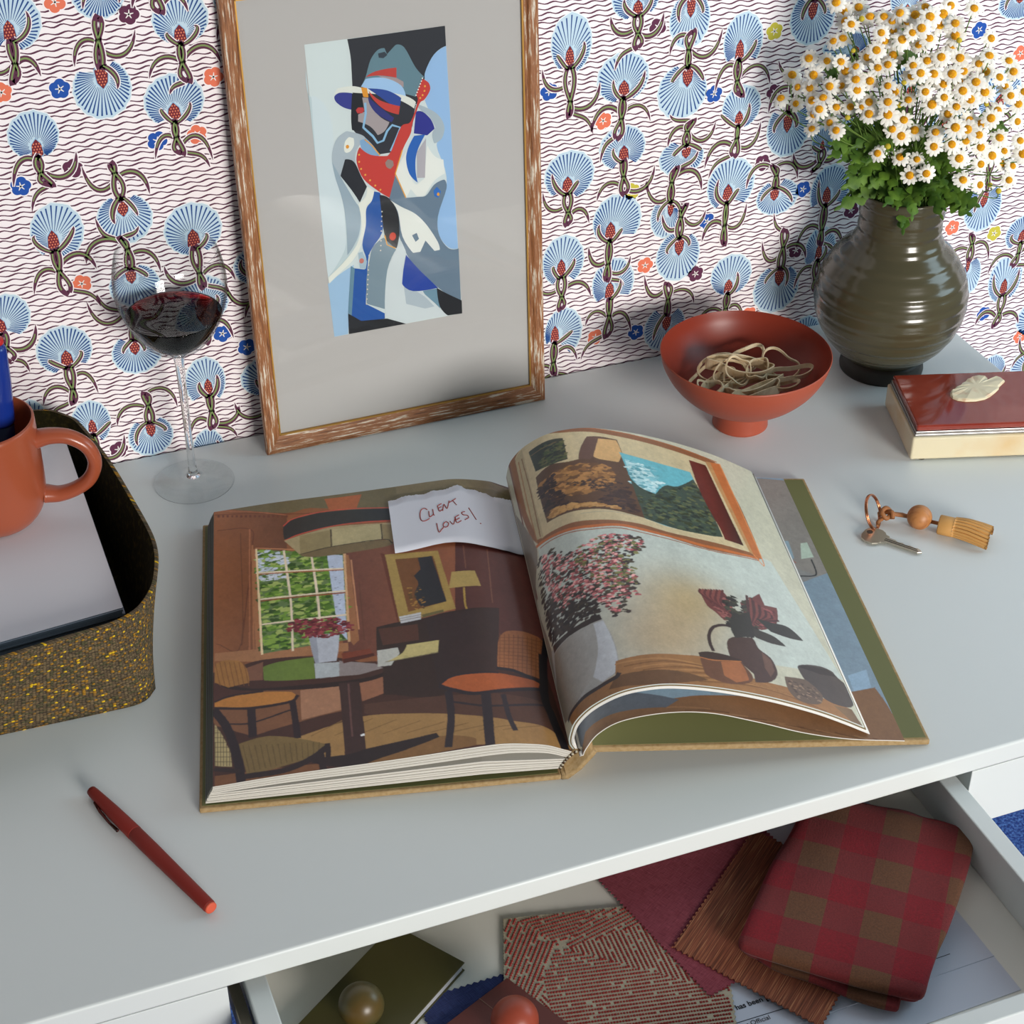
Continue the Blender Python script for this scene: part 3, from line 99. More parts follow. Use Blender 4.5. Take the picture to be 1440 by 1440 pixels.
# ------------------------------------------------------------------ helpers
def lin(c):
    return tuple(((v / 255) / 12.92 if v <= 10.3 else ((v / 255 + 0.055) / 1.055) ** 2.4) for v in c)
MATS = {}
def mat(name, c=(200, 200, 200), rough=0.5, metal=0.0, bump=None, var=None, attr=None, coat=0.0, spec=0.5, trans=0.0, ior=1.45, sheen=0.0, sss=0.0, stretch=(1, 1, 1)):
    """c: sRGB 0-255; bump=(scale,strength); var=(scale, c2, lo, hi): noise mix to c2"""
    if name in MATS: return MATS[name]
    m = bpy.data.materials.new(name); m.use_nodes = True; nt = m.node_tree; N = nt.nodes; L = nt.links
    b = N['Principled BSDF']
    b.inputs['Base Color'].default_value = (*lin(c), 1); b.inputs['Roughness'].default_value = rough
    b.inputs['Metallic'].default_value = metal; b.inputs['Coat Weight'].default_value = coat
    b.inputs['Coat Roughness'].default_value = 0.08
    b.inputs['Specular IOR Level'].default_value = spec
    b.inputs['Transmission Weight'].default_value = trans; b.inputs['IOR'].default_value = ior
    if sheen: b.inputs['Sheen Weight'].default_value = sheen
    if sss:
        b.inputs['Subsurface Weight'].default_value = sss; b.inputs['Subsurface Radius'].default_value = (0.01, 0.008, 0.005)
    tc = N.new('ShaderNodeTexCoord'); mp = N.new('ShaderNodeMapping'); mp.inputs['Scale'].default_value = stretch
    L.new(tc.outputs['Object'], mp.inputs[0])
    if attr:
        a = N.new('ShaderNodeAttribute'); a.attribute_name = attr; L.new(a.outputs['Color'], b.inputs['Base Color'])
    if var:
        n = N.new('ShaderNodeTexNoise'); n.inputs['Scale'].default_value = var[0]; n.inputs['Detail'].default_value = 4
        L.new(mp.outputs[0], n.inputs['Vector'])
        r = N.new('ShaderNodeMapRange'); r.inputs[1].default_value = var[2]; r.inputs[2].default_value = var[3]
        L.new(n.outputs[0], r.inputs[0])
        x = N.new('ShaderNodeMix'); x.data_type = 'RGBA'; L.new(r.outputs[0], x.inputs[0])
        x.inputs[6].default_value = (*lin(c), 1); x.inputs[7].default_value = (*lin(var[1]), 1)
        L.new(x.outputs[2], b.inputs['Base Color'])
    if bump:
        n = N.new('ShaderNodeTexNoise'); n.inputs['Scale'].default_value = bump[0]; n.inputs['Detail'].default_value = 3
        L.new(mp.outputs[0], n.inputs['Vector'])
        u = N.new('ShaderNodeBump'); u.inputs['Strength'].default_value = bump[1]; u.inputs['Distance'].default_value = bump[2] if len(bump) > 2 else 0.001
        L.new(n.outputs[0], u.inputs['Height']); L.new(u.outputs[0], b.inputs['Normal'])
    MATS[name] = m
    return m
def nodes(m): return m.node_tree.nodes, m.node_tree.links, m.node_tree.nodes['Principled BSDF']

def obj(name, v, f, m, parent=None, smooth=False, loc=None, cols=None):
    me = bpy.data.meshes.new(name)
    me.from_pydata([tuple(p) for p in v], [], f); me.update()
    if smooth: me.polygons.foreach_set('use_smooth', [True] * len(me.polygons))
    if m: me.materials.append(m)
    if cols is not None:
        a = me.color_attributes.new('Col', 'FLOAT_COLOR', 'POINT')
        arr = np.ones((len(v), 4), dtype=np.float32); arr[:, :3] = np.array(cols, dtype=np.float32); a.data.foreach_set('color', arr.ravel())
    o = bpy.data.objects.new(name, me); col.objects.link(o)
    if parent is not None: o.parent = parent
    elif loc is not None: o.location = (loc[0], loc[1], loc[2] + TZ)
    else: o.location = (0, 0, TZ)
    return o
def tag(o, label=None, cat=None, group=None, kind=None):
    if label: o['label'] = label
    if cat: o['category'] = cat
    if group: o['group'] = group
    if kind: o['kind'] = kind
    return o
def thing(name, label, cat, loc=(0, 0, 0), rz=0.0, group=None):
    o = bpy.data.objects.new(name, None); col.objects.link(o); o.empty_display_size = 0.02
    o.location = (loc[0], loc[1], loc[2] + TZ); o.rotation_euler = (0, 0, rz)
    return tag(o, label, cat, group)
def copy_tree(o, parent=None):
    c = o.copy(); col.objects.link(c)
    if parent is not None: c.parent = parent
    for ch in list(o.children): copy_tree(ch, c)
    return c
class MB:
    """collects faces of one part"""
    def __init__(s): s.v = []; s.f = []; s.c = []
    def add(s, v, f, c=None):
        k = len(s.v); s.v += [tuple(p) for p in v]; s.f += [tuple(i + k for i in q) for q in f]
        if c is not None: s.c += [c] * len(v)
        return s
    def box(s, x0, x1, y0, y1, z0, z1, c=None):
        v = [(x0, y0, z0), (x1, y0, z0), (x1, y1, z0), (x0, y1, z0), (x0, y0, z1), (x1, y0, z1), (x1, y1, z1), (x0, y1, z1)]
        return s.add(v, [(3, 2, 1, 0), (4, 5, 6, 7), (0, 1, 5, 4), (1, 2, 6, 5), (2, 3, 7, 6), (3, 0, 4, 7)], c)
    def prism(s, pts, z0, z1, c=None):
        n = len(pts)
        a = sum(pts[i][0] * pts[(i + 1) % n][1] - pts[(i + 1) % n][0] * pts[i][1] for i in range(n))
        if a < 0: pts = pts[::-1]
        v = [(p[0], p[1], z0) for p in pts] + [(p[0], p[1], z1) for p in pts]
        return s.add(v, [tuple(range(n))[::-1], tuple(range(n, 2 * n))] + [(i, (i + 1) % n, n + (i + 1) % n, n + i) for i in range(n)], c)
    def tube(s, path, r, seg=10, closed=False, c=None, cap=True, flat=None):
        P = [Vector(p) for p in path]; n = len(P); v = []; up = Vector((0, 0, 1)); last = None
        for i in range(n):
            a = P[(i - 1) % n] if closed or i > 0 else P[i]; b = P[(i + 1) % n] if closed or i < n - 1 else P[i]
            t = (b - a).normalized()
            if last is None:
                x = t.cross(up)
                if x.length < 1e-3: x = t.cross(Vector((1, 0, 0)))
            else: x = last - t * last.dot(t)
            x.normalize(); y = x.cross(t); last = x
            rr = r[i] if isinstance(r, (list, tuple)) else r
            for k in range(seg):
                a_ = 2 * PI * k / seg
                fx, fy = (1, 1) if flat is None else flat
                v.append(P[i] + x * math.cos(a_) * rr * fx + y * math.sin(a_) * rr * fy)
        f = []
        for i in range(n if closed else n - 1):
            j = (i + 1) % n
            for k in range(seg):
                l = (k + 1) % seg; f.append((i * seg + k, i * seg + l, j * seg + l, j * seg + k))
        if not closed and cap: f += [tuple(range(seg)), tuple(range((n - 1) * seg, n * seg))[::-1]]
        return s.add(v, f, c)
    def lathe(s, prof, seg=64, c=None, ctr=(0, 0, 0), cap=True):
        v = []; f = []
        for r, z in prof:
            for k in range(seg):
                a = 2 * PI * k / seg; v.append((ctr[0] + r * math.cos(a), ctr[1] + r * math.sin(a), ctr[2] + z))
        for i in range(len(prof) - 1):
            for k in range(seg):
                l = (k + 1) % seg; f.append((i * seg + k, i * seg + l, (i + 1) * seg + l, (i + 1) * seg + k))
        if cap: f += [tuple(range(seg))[::-1], tuple(range((len(prof) - 1) * seg, len(prof) * seg))]
        return s.add(v, f, c)
    def build(s, name, m, parent=None, smooth=False, loc=None, bevel=0, bseg=2, sub=0):
        o = obj(name, s.v, s.f, m, parent, smooth, loc, s.c if s.c else None)
        if bevel:
            b = o.modifiers.new('bevel', 'BEVEL'); b.width = bevel; b.segments = bseg; b.limit_method = 'ANGLE'; b.angle_limit = 0.7
        if sub:
            q = o.modifiers.new('sub', 'SUBSURF'); q.levels = sub; q.render_levels = sub
        return o
def flatshade_angle(o, deg=40):
    o.data.set_sharp_from_angle(angle=math.radians(deg)) if hasattr(o.data, 'set_sharp_from_angle') else None
def spline(pts, per=12, closed=False):
    P = [np.array(p, float) for p in pts]; n = len(P); out = []
    rng = range(n) if closed else range(n - 1)
    for i in rng:
        p1, p2 = P[i], P[(i + 1) % n]
        p0 = P[i - 1] if (closed or i > 0) else 2 * p1 - p2
        p3 = P[(i + 2) % n] if (closed or i < n - 2) else 2 * p2 - p1
        for t in np.linspace(0, 1, per, endpoint=False):
            out.append(.5 * (2 * p1 + (-p0 + p2) * t + (2 * p0 - 5 * p1 + 4 * p2 - p3) * t * t + (-p0 + 3 * p1 - 3 * p2 + p3) * t ** 3))
    if not closed: out.append(P[-1])
    return out
def S(v): return v * 1e-4

# ------------------------------------------------------------------ floor and wall
m_carpet = mat('blue_carpet', (20, 52, 120), 0.95, var=(260, (70, 110, 175), 0.42, 0.62), bump=(300, 1.0, 0.004))
fl = obj('floor', [(-3, -3, -0.75), (4, -3, -0.75), (4, 1.42, -0.75), (-3, 1.42, -0.75), (-3, -3, -0.79), (4, -3, -0.79), (4, 1.42, -0.79), (-3, 1.42, -0.79)],
         [(0, 1, 2, 3), (7, 6, 5, 4), (0, 4, 5, 1), (1, 5, 6, 2), (2, 6, 7, 3), (3, 7, 4, 0)], m_carpet)
tag(fl, kind='structure')
YW = 1.406
WP = MB(); LAY = 0.00005
def wl(c): return lin(c)
def wadd(pts, layer, c, faces=None):
    y = YW - LAY * layer
    v = [(p[0], y, p[1]) for p in pts]
    WP.add(v, faces if faces else [tuple(range(len(pts)))], wl(c))
WHITE = (250, 242, 242); PLUM = (96, 52, 74); GREEN = (128, 150, 92); LBL = (196, 218, 231); DBL = (38, 76, 138)
WP.box(-1.5, 2.6, YW, YW + 0.02, -0.75, 1.3, wl(WHITE))
rw = random.Random(3)
def ribbon(pts, wd, layer, c):
    """pts list of (x,z), wd list"""
    n = len(pts); q = []
    for i in range(n):
        a = pts[max(0, i - 1)]; b = pts[min(n - 1, i + 1)]
        dx, dz = b[0] - a[0], b[1] - a[1]; l = math.hypot(dx, dz) or 1
        k = wd[i] if isinstance(wd, (list, tuple)) else wd
        q.append((pts[i][0] - dz / l * k, pts[i][1] + dx / l * k)); q.append((pts[i][0] + dz / l * k, pts[i][1] - dx / l * k))
    wadd(q, layer, c, [(2 * i + 1, 2 * i + 3, 2 * i + 2, 2 * i) for i in range(n - 1)])
z = -0.36; row = 0
while z < 0.72:
    ph = rw.uniform(0, 6.28); am = rw.uniform(0.0008, 0.0011); wv = rw.uniform(0.0150, 0.0185); drift = rw.uniform(0, 6)
    pts = []; wd = []
    x = -0.45
    while x < 1.55:
        t = x / wv * 2 * PI + ph + 0.8 * math.sin(x * 21 + drift)
        pts.append((x, z + am * math.sin(t) + 0.0006 * math.sin(x * 37 + drift * 2)))
        wd.append(0.00061 + 0.00017 * math.sin(t * 1.0 + 1.2 + 0.7 * math.sin(x * 11)))
        x += 0.0026
    ribbon(pts, wd, 1, PLUM)
    z += 0.0046 + rw.uniform(-0.0003, 0.0003)
def bez(p, n=12):
    p = [np.array(a, float) for a in p]
    return [tuple((1 - t) ** 3 * p[0] + 3 * (1 - t) ** 2 * t * p[1] + 3 * (1 - t) * t * t * p[2] + t ** 3 * p[3]) for t in np.linspace(0, 1, n)]
def leaf_rib(p, w0, taper=True, base=3):
    pts = bez(p, 14); n = len(pts)
    wd = [w0 * (math.sin(PI * min(1, (i / (n - 1)) * 0.85 + 0.15)) ** 0.6 if taper else 1) + 0.0002 for i in range(n)]
    ribbon(pts, [k + 0.0008 for k in wd], base, WHITE)
    ribbon(pts, wd, base + 1, PLUM)
    o = [(a[0] - 0.0002, a[1] + 0.0003) for a in pts]
    ribbon(o[1:-2], [k * 0.30 for k in wd[1:-2]], base + 2, GREEN)
def fan(cx, cz, hw, hh, px, pz, d, seed):
    r = random.Random(seed)
    n = 36; a0 = math.radians(r.uniform(112, 150)); tilt = r.uniform(-0.25, 0.25)
    po = []; rays = []
    for i in range(n + 1):
        a = -a0 + 2 * a0 * i / n + tilt
        ux, uz = math.sin(a), math.cos(a) * d
        # ray from pod to ellipse boundary
        ex, ez = (px - cx) / hw, (pz - cz) / hh; fx, fz = ux / hw, uz / hh
        A = fx * fx + fz * fz; B = 2 * (ex * fx + ez * fz); Cc = ex * ex + ez * ez - 1
        disc = B * B - 4 * A * Cc
        t = (-B + math.sqrt(disc)) / (2 * A) if disc > 0 else hw * 0.6
        t *= 1 + 0.02 * math.sin(i * 2.3)
        po.append((px + ux * t, pz + uz * t)); rays.append((ux, uz, t))
    poly = [(px, pz - d * hh * 0.12)] + po
    wadd([(px + (q[0] - px) * 1.03, pz + (q[1] - pz) * 1.03) for q in poly], 3, (236, 240, 242))
    wadd(poly, 4, LBL)
    for i, (ux, uz, t) in enumerate(rays):
        s = 0.30 + r.uniform(-0.03, 0.03); e = 0.94
        w0, w1 = 0.00016, 0.00070 * (hw / 0.022) ** 0.5
        pa = [(px + ux * t * s, pz + uz * t * s), (px + ux * t * e, pz + uz * t * e)]
        ribbon(pa, [w0, w1], 5, DBL)
    # seed pod
    ph, pw = hh * 0.40, hw * 0.22
    n = 18; pp = []
    for i in range(n):
        a = 2 * PI * i / n
        k = 1 + 0.07 * math.cos(a * 6)
        pp.append((px + pw * math.sin(a) * k * (1 - 0.25 * math.cos(a)), pz + d * ph * math.cos(a) * k))
    wadd([(px + (q[0] - px) * 1.12, pz + (q[1] - pz) * 1.1) for q in pp], 6, (150, 190, 220))
    wadd(pp, 7, (116, 40, 52))
    for a in range(-5, 6):
        for b in range(-3, 4):
            x = b * 0.0023 + (a % 2) * 0.00115; zz = a * 0.0024
            if (x / pw) ** 2 + (zz / ph) ** 2 < 0.72:
                k = 0.00068; wadd([(px + x + k * math.cos(q * PI / 3), pz + zz + k * 1.25 * math.sin(q * PI / 3)) for q in range(6)], 8, (222, 128, 96))
    # stem strands from the pod away from the fan, and curling leaves
    L_ = hh * r.uniform(1.3, 1.75); ex = px + r.uniform(-0.004, 0.004); ez = pz - d * (ph * 0.7 + L_)
    bend = r.uniform(-.006, .006); ex += bend; sw = r.choice([-1, 1]); o1, o2 = r.uniform(.006, .013), r.uniform(.004, .011)
    leaf_rib([(px + .0008, pz - d * ph * .5), (px + sw * o1, pz - d * (ph + L_ * .30)), (px - sw * o2, pz - d * (ph + L_ * .70)), (ex, ez)], .0021, False, 9)
    leaf_rib([(px - .0012, pz - d * ph * .6), (px - sw * o1 * .9, pz - d * (ph + L_ * .40)), (px + sw * (o2 + .004), pz - d * (ph + L_ * .62)), (ex + sw * .001, ez + d * .002)], .0018, False, 9)
    for sgn in (-1, 1):
        if r.random() < .8:
            x1 = sgn * r.uniform(.010, .020); z1 = r.uniform(.05, .75)
            leaf_rib([(px + sgn * .0008, pz - d * (ph * .9)), (px + x1 * .5, pz - d * ph * r.uniform(.4, .9)), (px + x1, pz + d * hh * r.uniform(0, .3)), (px + x1 * r.uniform(.6, 1.1), pz + d * hh * z1)], r.uniform(.0016, .0023), True, 9)
        x1 = sgn * r.uniform(.020, .032); t_ = r.uniform(.1, .7); q = r.choice([-1, 1, 1])
        oz = ez + d * L_ * t_; ox = ex + (px - ex) * t_
        if q > 0: leaf_rib([(ox, oz), (ox + x1 * .3, oz + d * .013), (ox + x1 * .85, oz + d * .014), (ox + x1, oz - d * r.uniform(.004, .016))], r.uniform(.0019, .0026), True, 6)
        else: leaf_rib([(ox, oz), (ox + x1 * .4, oz - d * .010), (ox + x1 * .95, oz - d * .006), (ox + x1, oz + d * r.uniform(.010, .020))], r.uniform(.0019, .0026), True, 6)
        if r.random() < .35:
            x1 = sgn * r.uniform(.012, .026); leaf_rib([(ex, ez + d * L_ * .15), (ex + x1 * .3, ez - d * .002), (ex + x1 * .8, ez + d * .004), (ex + x1, ez - d * r.uniform(.006, .020))], .0020, True, 6)
def blossom(cx, cz, k, seed):
    c = {'b': (38, 84, 168), 'p': (96, 48, 74), 'o': (232, 122, 92), 'y': (202, 190, 70)}[k]
    r = random.Random(seed); ro = r.uniform(0, 1.2); R = 0.0086
    for sc, ly, cc in ((1.14, 3, WHITE), (1, 4, c)):
        wadd([(cx + sc * R * (0.76 + 0.24 * abs(math.cos(2.5 * a + ro * 2.5)) ** .6) * math.cos(a), cz + sc * R * (0.76 + 0.24 * abs(math.cos(2.5 * a + ro * 2.5)) ** .6) * math.sin(a)) for a in [2 * PI * i / 40 for i in range(40)]], ly, cc)
    for i in range(5):
        a = -ro + 2 * PI * i / 5 + .3
        ribbon([(cx, cz), (cx + .0038 * math.cos(a), cz + .0038 * math.sin(a))], [.0007, .0003], 5, (240, 236, 230))
for k, (a, b, c_, d_, e_, f_, g_) in enumerate(FANS):
    a, b, c_, d_, e_, f_ = S(a), S(b), S(c_), S(d_), S(e_), S(f_)
    for dx, dz in ((0, 0), (0, .46), (-1.1, 0), (1.1, 0)):
        if -.4 < a + dx < 1.5 and b + dz < .68: fan(a + dx, b + dz, c_, d_, e_ + dx, f_ + dz, g_, k)
for k, (a, b, c_) in enumerate(SMALL):
    for dx, dz in ((0, 0), (0, .46), (-1.1, 0), (1.1, 0)):
        if -.4 < S(a) + dx < 1.5 and S(b) + dz < .68: blossom(S(a) + dx, S(b) + dz, c_, k)
m_wall = mat('printed_wallpaper', rough=0.75, attr='Col', spec=0.25)
wo = obj('wall_back', WP.v, WP.f, m_wall, cols=WP.c); tag(wo, kind='structure')

# ------------------------------------------------------------------ desk
m_white = mat('white_lacquer', (219, 224, 222), 0.38, spec=0.45)
m_dwhite = mat('drawer_lining', (236, 233, 222), 0.5)
m_rail = mat('runner_metal', (110, 104, 92), 0.35, metal=0.8)
desk = thing('desk', 'white lacquered desk against the patterned wall with its shallow drawer pulled open', 'desk', (0, 0, 0))
YF, DX0, DX1 = 0.788, -0.62, 1.0014
MB().box(DX0, DX1, YF, YW - 0.002, -0.0186, 0).build('desktop', m_white, desk, bevel=0.0022, bseg=4)
MB().box(DX0 + .001, 0.104, YF + .0008, YF + .02, -0.0775, -0.0194).build('apron', m_white, desk, bevel=0.0006)
MB().box(0.669, DX1 - .001, YF + .0008, YF + .02, -0.0775, -0.0194).build('apron', m_white, desk, bevel=0.0006)
MB().box(DX0 + .001, DX1 - .001, YW - .03, YW - .012, -0.0775, -0.0190).build('back_rail', m_white, desk)
for x0 in (DX0 + .001, DX1 - .041):
    for y0 in (YF + .021, YW - .075):
        MB().box(x0, x0 + .04, y0, y0 + .04, -0.75, -0.0190).build('leg', m_white, desk, bevel=0.001)
for x0 in (0.0845, 0.6695): MB().box(x0, x0 + .019, YF + .021, YW - .031, -0.0775, -0.0190).build('inner_rail', m_white, desk)
# drawer
dr = MB(); dr.box(0.1165, 0.663, 0.594, 1.14, -0.0735, -0.068)
dro = dr.build('drawer', m_dwhite, desk)
s_ = MB(); s_.box(0.1165, 0.1312, 0.6074, 1.14, -0.0680, -0.030); s_.build('drawer_side', m_white, dro, bevel=0.001)
s_ = MB(); s_.box(0.6483, 0.663, 0.6074, 1.14, -0.0680, -0.030); s_.build('drawer_side', m_white, dro, bevel=0.001)
MB().box(0.1165, 0.663, 0.5935, 0.607, -0.075, -0.030).build('drawer_front', m_white, dro, bevel=0.001)
MB().box(0.1312, 0.6483, 1.126, 1.14, -0.068, -0.030).build('drawer_back', m_white, dro)
for x0, x1 in ((0.1068, 0.1148), (0.6640, 0.6678)):
    q = MB(); q.box(x0, x1, 0.66, 1.2, -0.060, -0.040); q.box(x0 + .002, x1 - .002, 0.64, 1.1, -0.066, -0.060); q.build('drawer_runner', m_rail, dro, bevel=0.0008)
# ------------------------------------------------------------------ vase
m_vase = mat('olive_glaze', (74, 69, 50), 0.2, spec=0.5, coat=0.2)
vx, vy = 0.8935, 1.3054
vase = thing('vase', 'large round olive green glazed vase with turned ridges, full of daisies', 'vase', (vx, vy, 0))
vp = [(.0405, 0), (.0395, .010), (.040, .017), (.050, .026), (.061, .040), (.069, .056), (.0728, .072), (.0727, .090), (.067, .109), (.056, .126), (.0455, .137), (.0405, .146), (.0392, .158), (.0402, .176), (.0418, .190)]
op = spline(vp, 10)
op2 = []
for r_, z_ in op:
    k = 0.00042 * math.sin(2 * PI * z_ / 0.0118 + 1.3 * math.sin(z_ * 60)) + 0.00022 * math.sin(2 * PI * z_ / 0.0067 + 1)
    op2.append((r_ + (k if z_ > .03 else 0), z_))
inner = [(.0388, .190), (.0365, .150), (.045, .130), (.062, .09), (.055, .04), (.01, .02)]
prof = [(0.001, 0.0)] + op2 + [(.0405, .1915)] + inner
MB().lathe(prof, 96).build('vase_body', m_vase, vase, True)
m_foot = mat('dark_unglazed_foot', (46, 42, 36), 0.5)
MB().lathe([(.030, .0003), (.0408, .0003), (.0412, .003), (.0400, .011), (.0406, .0172), (.030, .0172)], 96).build('vase_foot', m_foot, vase, True)
# ------------------------------------------------------------------ bowl
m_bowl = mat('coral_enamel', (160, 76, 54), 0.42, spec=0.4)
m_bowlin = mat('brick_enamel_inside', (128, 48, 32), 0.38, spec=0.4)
bowl = thing('footed_bowl', 'terracotta red footed bowl holding rubber bands in front of the wall', 'bowl', (.7139, 1.26, 0))
bo = spline([(.0262, .0012), (.0255, .010), (.0258, .0200), (.031, .0228), (.050, .0325), (.066, .0480), (.0755, .0640), (.0792, .0775)], 8)
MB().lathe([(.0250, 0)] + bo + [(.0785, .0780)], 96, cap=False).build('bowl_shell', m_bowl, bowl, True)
bi = spline([(.0785, .0781), (.0745, .0645), (.065, .0495), (.049, .0350), (.030, .0262), (.0005, .0240)], 8)
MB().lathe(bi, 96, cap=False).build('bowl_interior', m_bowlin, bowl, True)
# rubber bands
m_rub = mat('natural_rubber', (222, 202, 166), 0.6, var=(90, (190, 160, 118), .4, .7), sss=0.0)
rb = random.Random(11)
def bowl_floor(r): return float(np.interp(r, [0, .030, .049, .065, .0745], [.0245, .0268, .0356, .050, .0650]))
bands = [  # cx, cy, a, b, rot, z, tiltx, tilty, width
 (-.034, .006, .022, .015, .4, .046, .25, .1, .0022), (-.030, -.004, .026, .010, .6, .044, .1, -.1, .0070), (-.012, .004, .015, .012, 0, .052, .7, .3, .0016),
 (.002, .010, .030, .011, -.35, .052, .15, -.12, .0080), (.004, -.012, .032, .010, .1, .043, -.1, .05, .0080), (-.006, .000, .013, .011, 1, .055, .8, .1, .0016),
 (.040, .004, .012, .018, .9, .050, .55, .5, .0018), (.038, -.014, .020, .009, -.3, .050, .1, .4, .0030), (.010, .022, .024, .012, .5, .048, .5, 0, .0026),
 (-.020, -.020, .020, .012, -.5, .042, -.2, .1, .0020), (.014, .000, .016, .008, .8, .053, .35, -.2, .0020), (-.014, .018, .026, .013, -.2, .049, .4, .1, .0022),
 (.0, -.028, .028, .008, .15, .046, -.1, 0, .0060), (-.040, -.010, .012, .012, 0, .050, .1, -.5, .0016), (.022, -.024, .018, .008, -.2, .045, -.1, .2, .0026)]
spots = ['small thin', 'wide flat', 'thin looped', 'large wide', 'broad flat', 'little coiled', 'upright thin', 'narrow curled', 'long loose', 'thin twisted', 'short folded', 'slack thin', 'wide front', 'small round', 'short flat']
for k, (cx, cy, aa, bb, ro, zz, tx, ty, wdt) in enumerate(bands):
    pts = []
    n = 56
    for i in range(n):
        t = 2 * PI * i / n
        rr = 1 + .12 * math.sin(2 * t + k) + .07 * math.sin(3 * t + 2 * k)
        x, y = aa * math.cos(t) * rr, bb * math.sin(t) * rr
        x, y = x * math.cos(ro) - y * math.sin(ro), x * math.sin(ro) + y * math.cos(ro)
        Z = zz + .004 + y * math.sin(tx) * 1.1 + x * math.sin(ty) * .5 + .0015 * math.sin(3 * t + k)
        X, Y = cx + x, cy + y * math.cos(tx)
        Z = max(Z, bowl_floor(math.hypot(X, Y)) + .002 + wdt * .35)
        pts.append((X, Y, Z))
    wdt *= 1.35; v = []; f = []; th = .0013
    for i in range(n):
        p = Vector(pts[i]); t = (Vector(pts[(i + 1) % n]) - Vector(pts[i - 1])).normalized()
        u0 = Vector((0, 0, 1)); s0 = t.cross(u0).normalized()
        tw = .35 * math.sin(2 * PI * i / n + k)
        u1 = (u0 * math.cos(tw) + s0 * math.sin(tw)); s1 = t.cross(u1).normalized()
        h = wdt / 2
        v += [p + s1 * th / 2 + u1 * h, p - s1 * th / 2 + u1 * h, p - s1 * th / 2 - u1 * h, p + s1 * th / 2 - u1 * h]
    for i in range(n):
        j = (i + 1) % n
        for q in range(4): f.append((i * 4 + q, i * 4 + (q + 1) % 4, j * 4 + (q + 1) % 4, j * 4 + q))
    o = obj('rubber_band', v, f, m_rub, None, False, (.7139, 1.26, 0))
    bl = {0: 'thin tan rubber band looping along the left rim side of the tangle', 1: 'wide flat tan rubber band at the left of the tangle in the bowl', 3: 'widest flat tan rubber band arching across the top middle of the tangle',
          4: 'broad flat tan rubber band low in the middle front of the tangle', 5: 'small round tan rubber band on top of the tangle in the bowl', 6: 'tan rubber band standing up in a loop at the right of the tangle', 7: 'tan rubber band lying lowest at the right of the tangle',
          8: 'tan rubber band looping highest at the back of the tangle in the bowl', 12: 'long flat tan rubber band nearest the front rim of the bowl', 2: 'thin tan rubber band tilted up just left of the tangle middle', 9: 'thin tan rubber band low at the left front of the tangle', 10: 'small tan rubber band just right of the tangle middle',
          11: 'tan rubber band at the back left of the tangle in the bowl', 13: 'small thin tan rubber band nearest the left side of the bowl', 14: 'short tan rubber band low at the right front of the tangle'}.get(k, 'tan rubber band lying in the tangle inside the terracotta bowl')
    tag(o, bl, 'rubber band', 'rubber bands in the terracotta bowl')
# ------------------------------------------------------------------ wine glass
gx, gy = .2094, 1.3463
m_glass = bpy.data.materials.new('clear_glass'); m_glass.use_nodes = True
N = m_glass.node_tree.nodes; L = m_glass.node_tree.links; N.remove(N['Principled BSDF'])
lw = N.new('ShaderNodeLayerWeight'); lw.inputs[0].default_value = .35; cr = N.new('ShaderNodeValToRGB'); e = cr.color_ramp.elements
e[0].position = .45; e[0].color = (.985, .99, .99, 1); e[1].position = 1; e[1].color = (.30, .33, .34, 1); L.new(lw.outputs['Facing'], cr.inputs[0])
tb = N.new('ShaderNodeBsdfTransparent'); L.new(cr.outputs[0], tb.inputs[0]); gb = N.new('ShaderNodeBsdfGlossy'); gb.inputs['Roughness'].default_value = .015
pw_ = N.new('ShaderNodeMath'); pw_.operation = 'POWER'; pw_.inputs[1].default_value = 3.2; L.new(lw.outputs['Facing'], pw_.inputs[0])
fn = N.new('ShaderNodeMath'); fn.operation = 'MULTIPLY_ADD'; fn.inputs[1].default_value = .42; fn.inputs[2].default_value = .018; L.new(pw_.outputs[0], fn.inputs[0]); mx = N.new('ShaderNodeMixShader')
L.new(fn.outputs[0], mx.inputs[0]); L.new(tb.outputs[0], mx.inputs[1]); L.new(gb.outputs[0], mx.inputs[2]); L.new(mx.outputs[0], N['Material Output'].inputs[0])
m_wine = mat('red_wine', (255, 255, 255), 0.02, trans=1.0, ior=1.34)
N, L, B = nodes(m_wine)
va = N.new('ShaderNodeVolumeAbsorption'); va.inputs['Color'].default_value = (.80, .03, .06, 1); va.inputs['Density'].default_value = 1100
L.new(va.outputs[0], N['Material Output'].inputs['Volume'])
glass = thing('wine_glass', 'tall stemmed wine glass part filled with red wine, left of the framed picture', 'wine glass', (gx, gy, 0))
go = spline([(.0355, .0006), (.0352, .0014), (.022, .0028), (.008, .0062), (.0040, .014), (.0033, .040), (.0036, .10), (.0046, .128), (.0085, .1345), (.020, .1400), (.0315, .1520), (.0395, .1665), (.0448, .1810), (.0474, .1960), (.0470, .2100), (.0446, .2230), (.0428, .2300)], 8)
ww = .0011
gi = spline([(.0420, .2302), (.0438, .2230), (.0461, .2100), (.0464, .1960), (.0438, .1812), (.0384, .1675), (.0303, .1535), (.0190, .1420), (.0080, .1375), (.0004, .1365)], 8)
pr = [(.0004, 0.0004), (.034, .0)] + [(r_, z_) for r_, z_ in go] + gi
pr_f = [(.0004, .0002), (.034, .0)] + [(r_, z_) for r_, z_ in go if z_ <= .0075]; zt_ = pr_f[-1][1]
MB().lathe(pr_f, 96, cap=False).build('foot', m_glass, glass, True)
pr_b = [(r_, z_) for r_, z_ in go if z_ >= .1335] + gi
MB().lathe([(.0004, pr_b[0][1])] + pr_b, 96, cap=False).build('glass_bowl', m_glass, glass, True)
pr_s = [(r_, z_) for r_, z_ in go if zt_ <= z_ <= .1345]
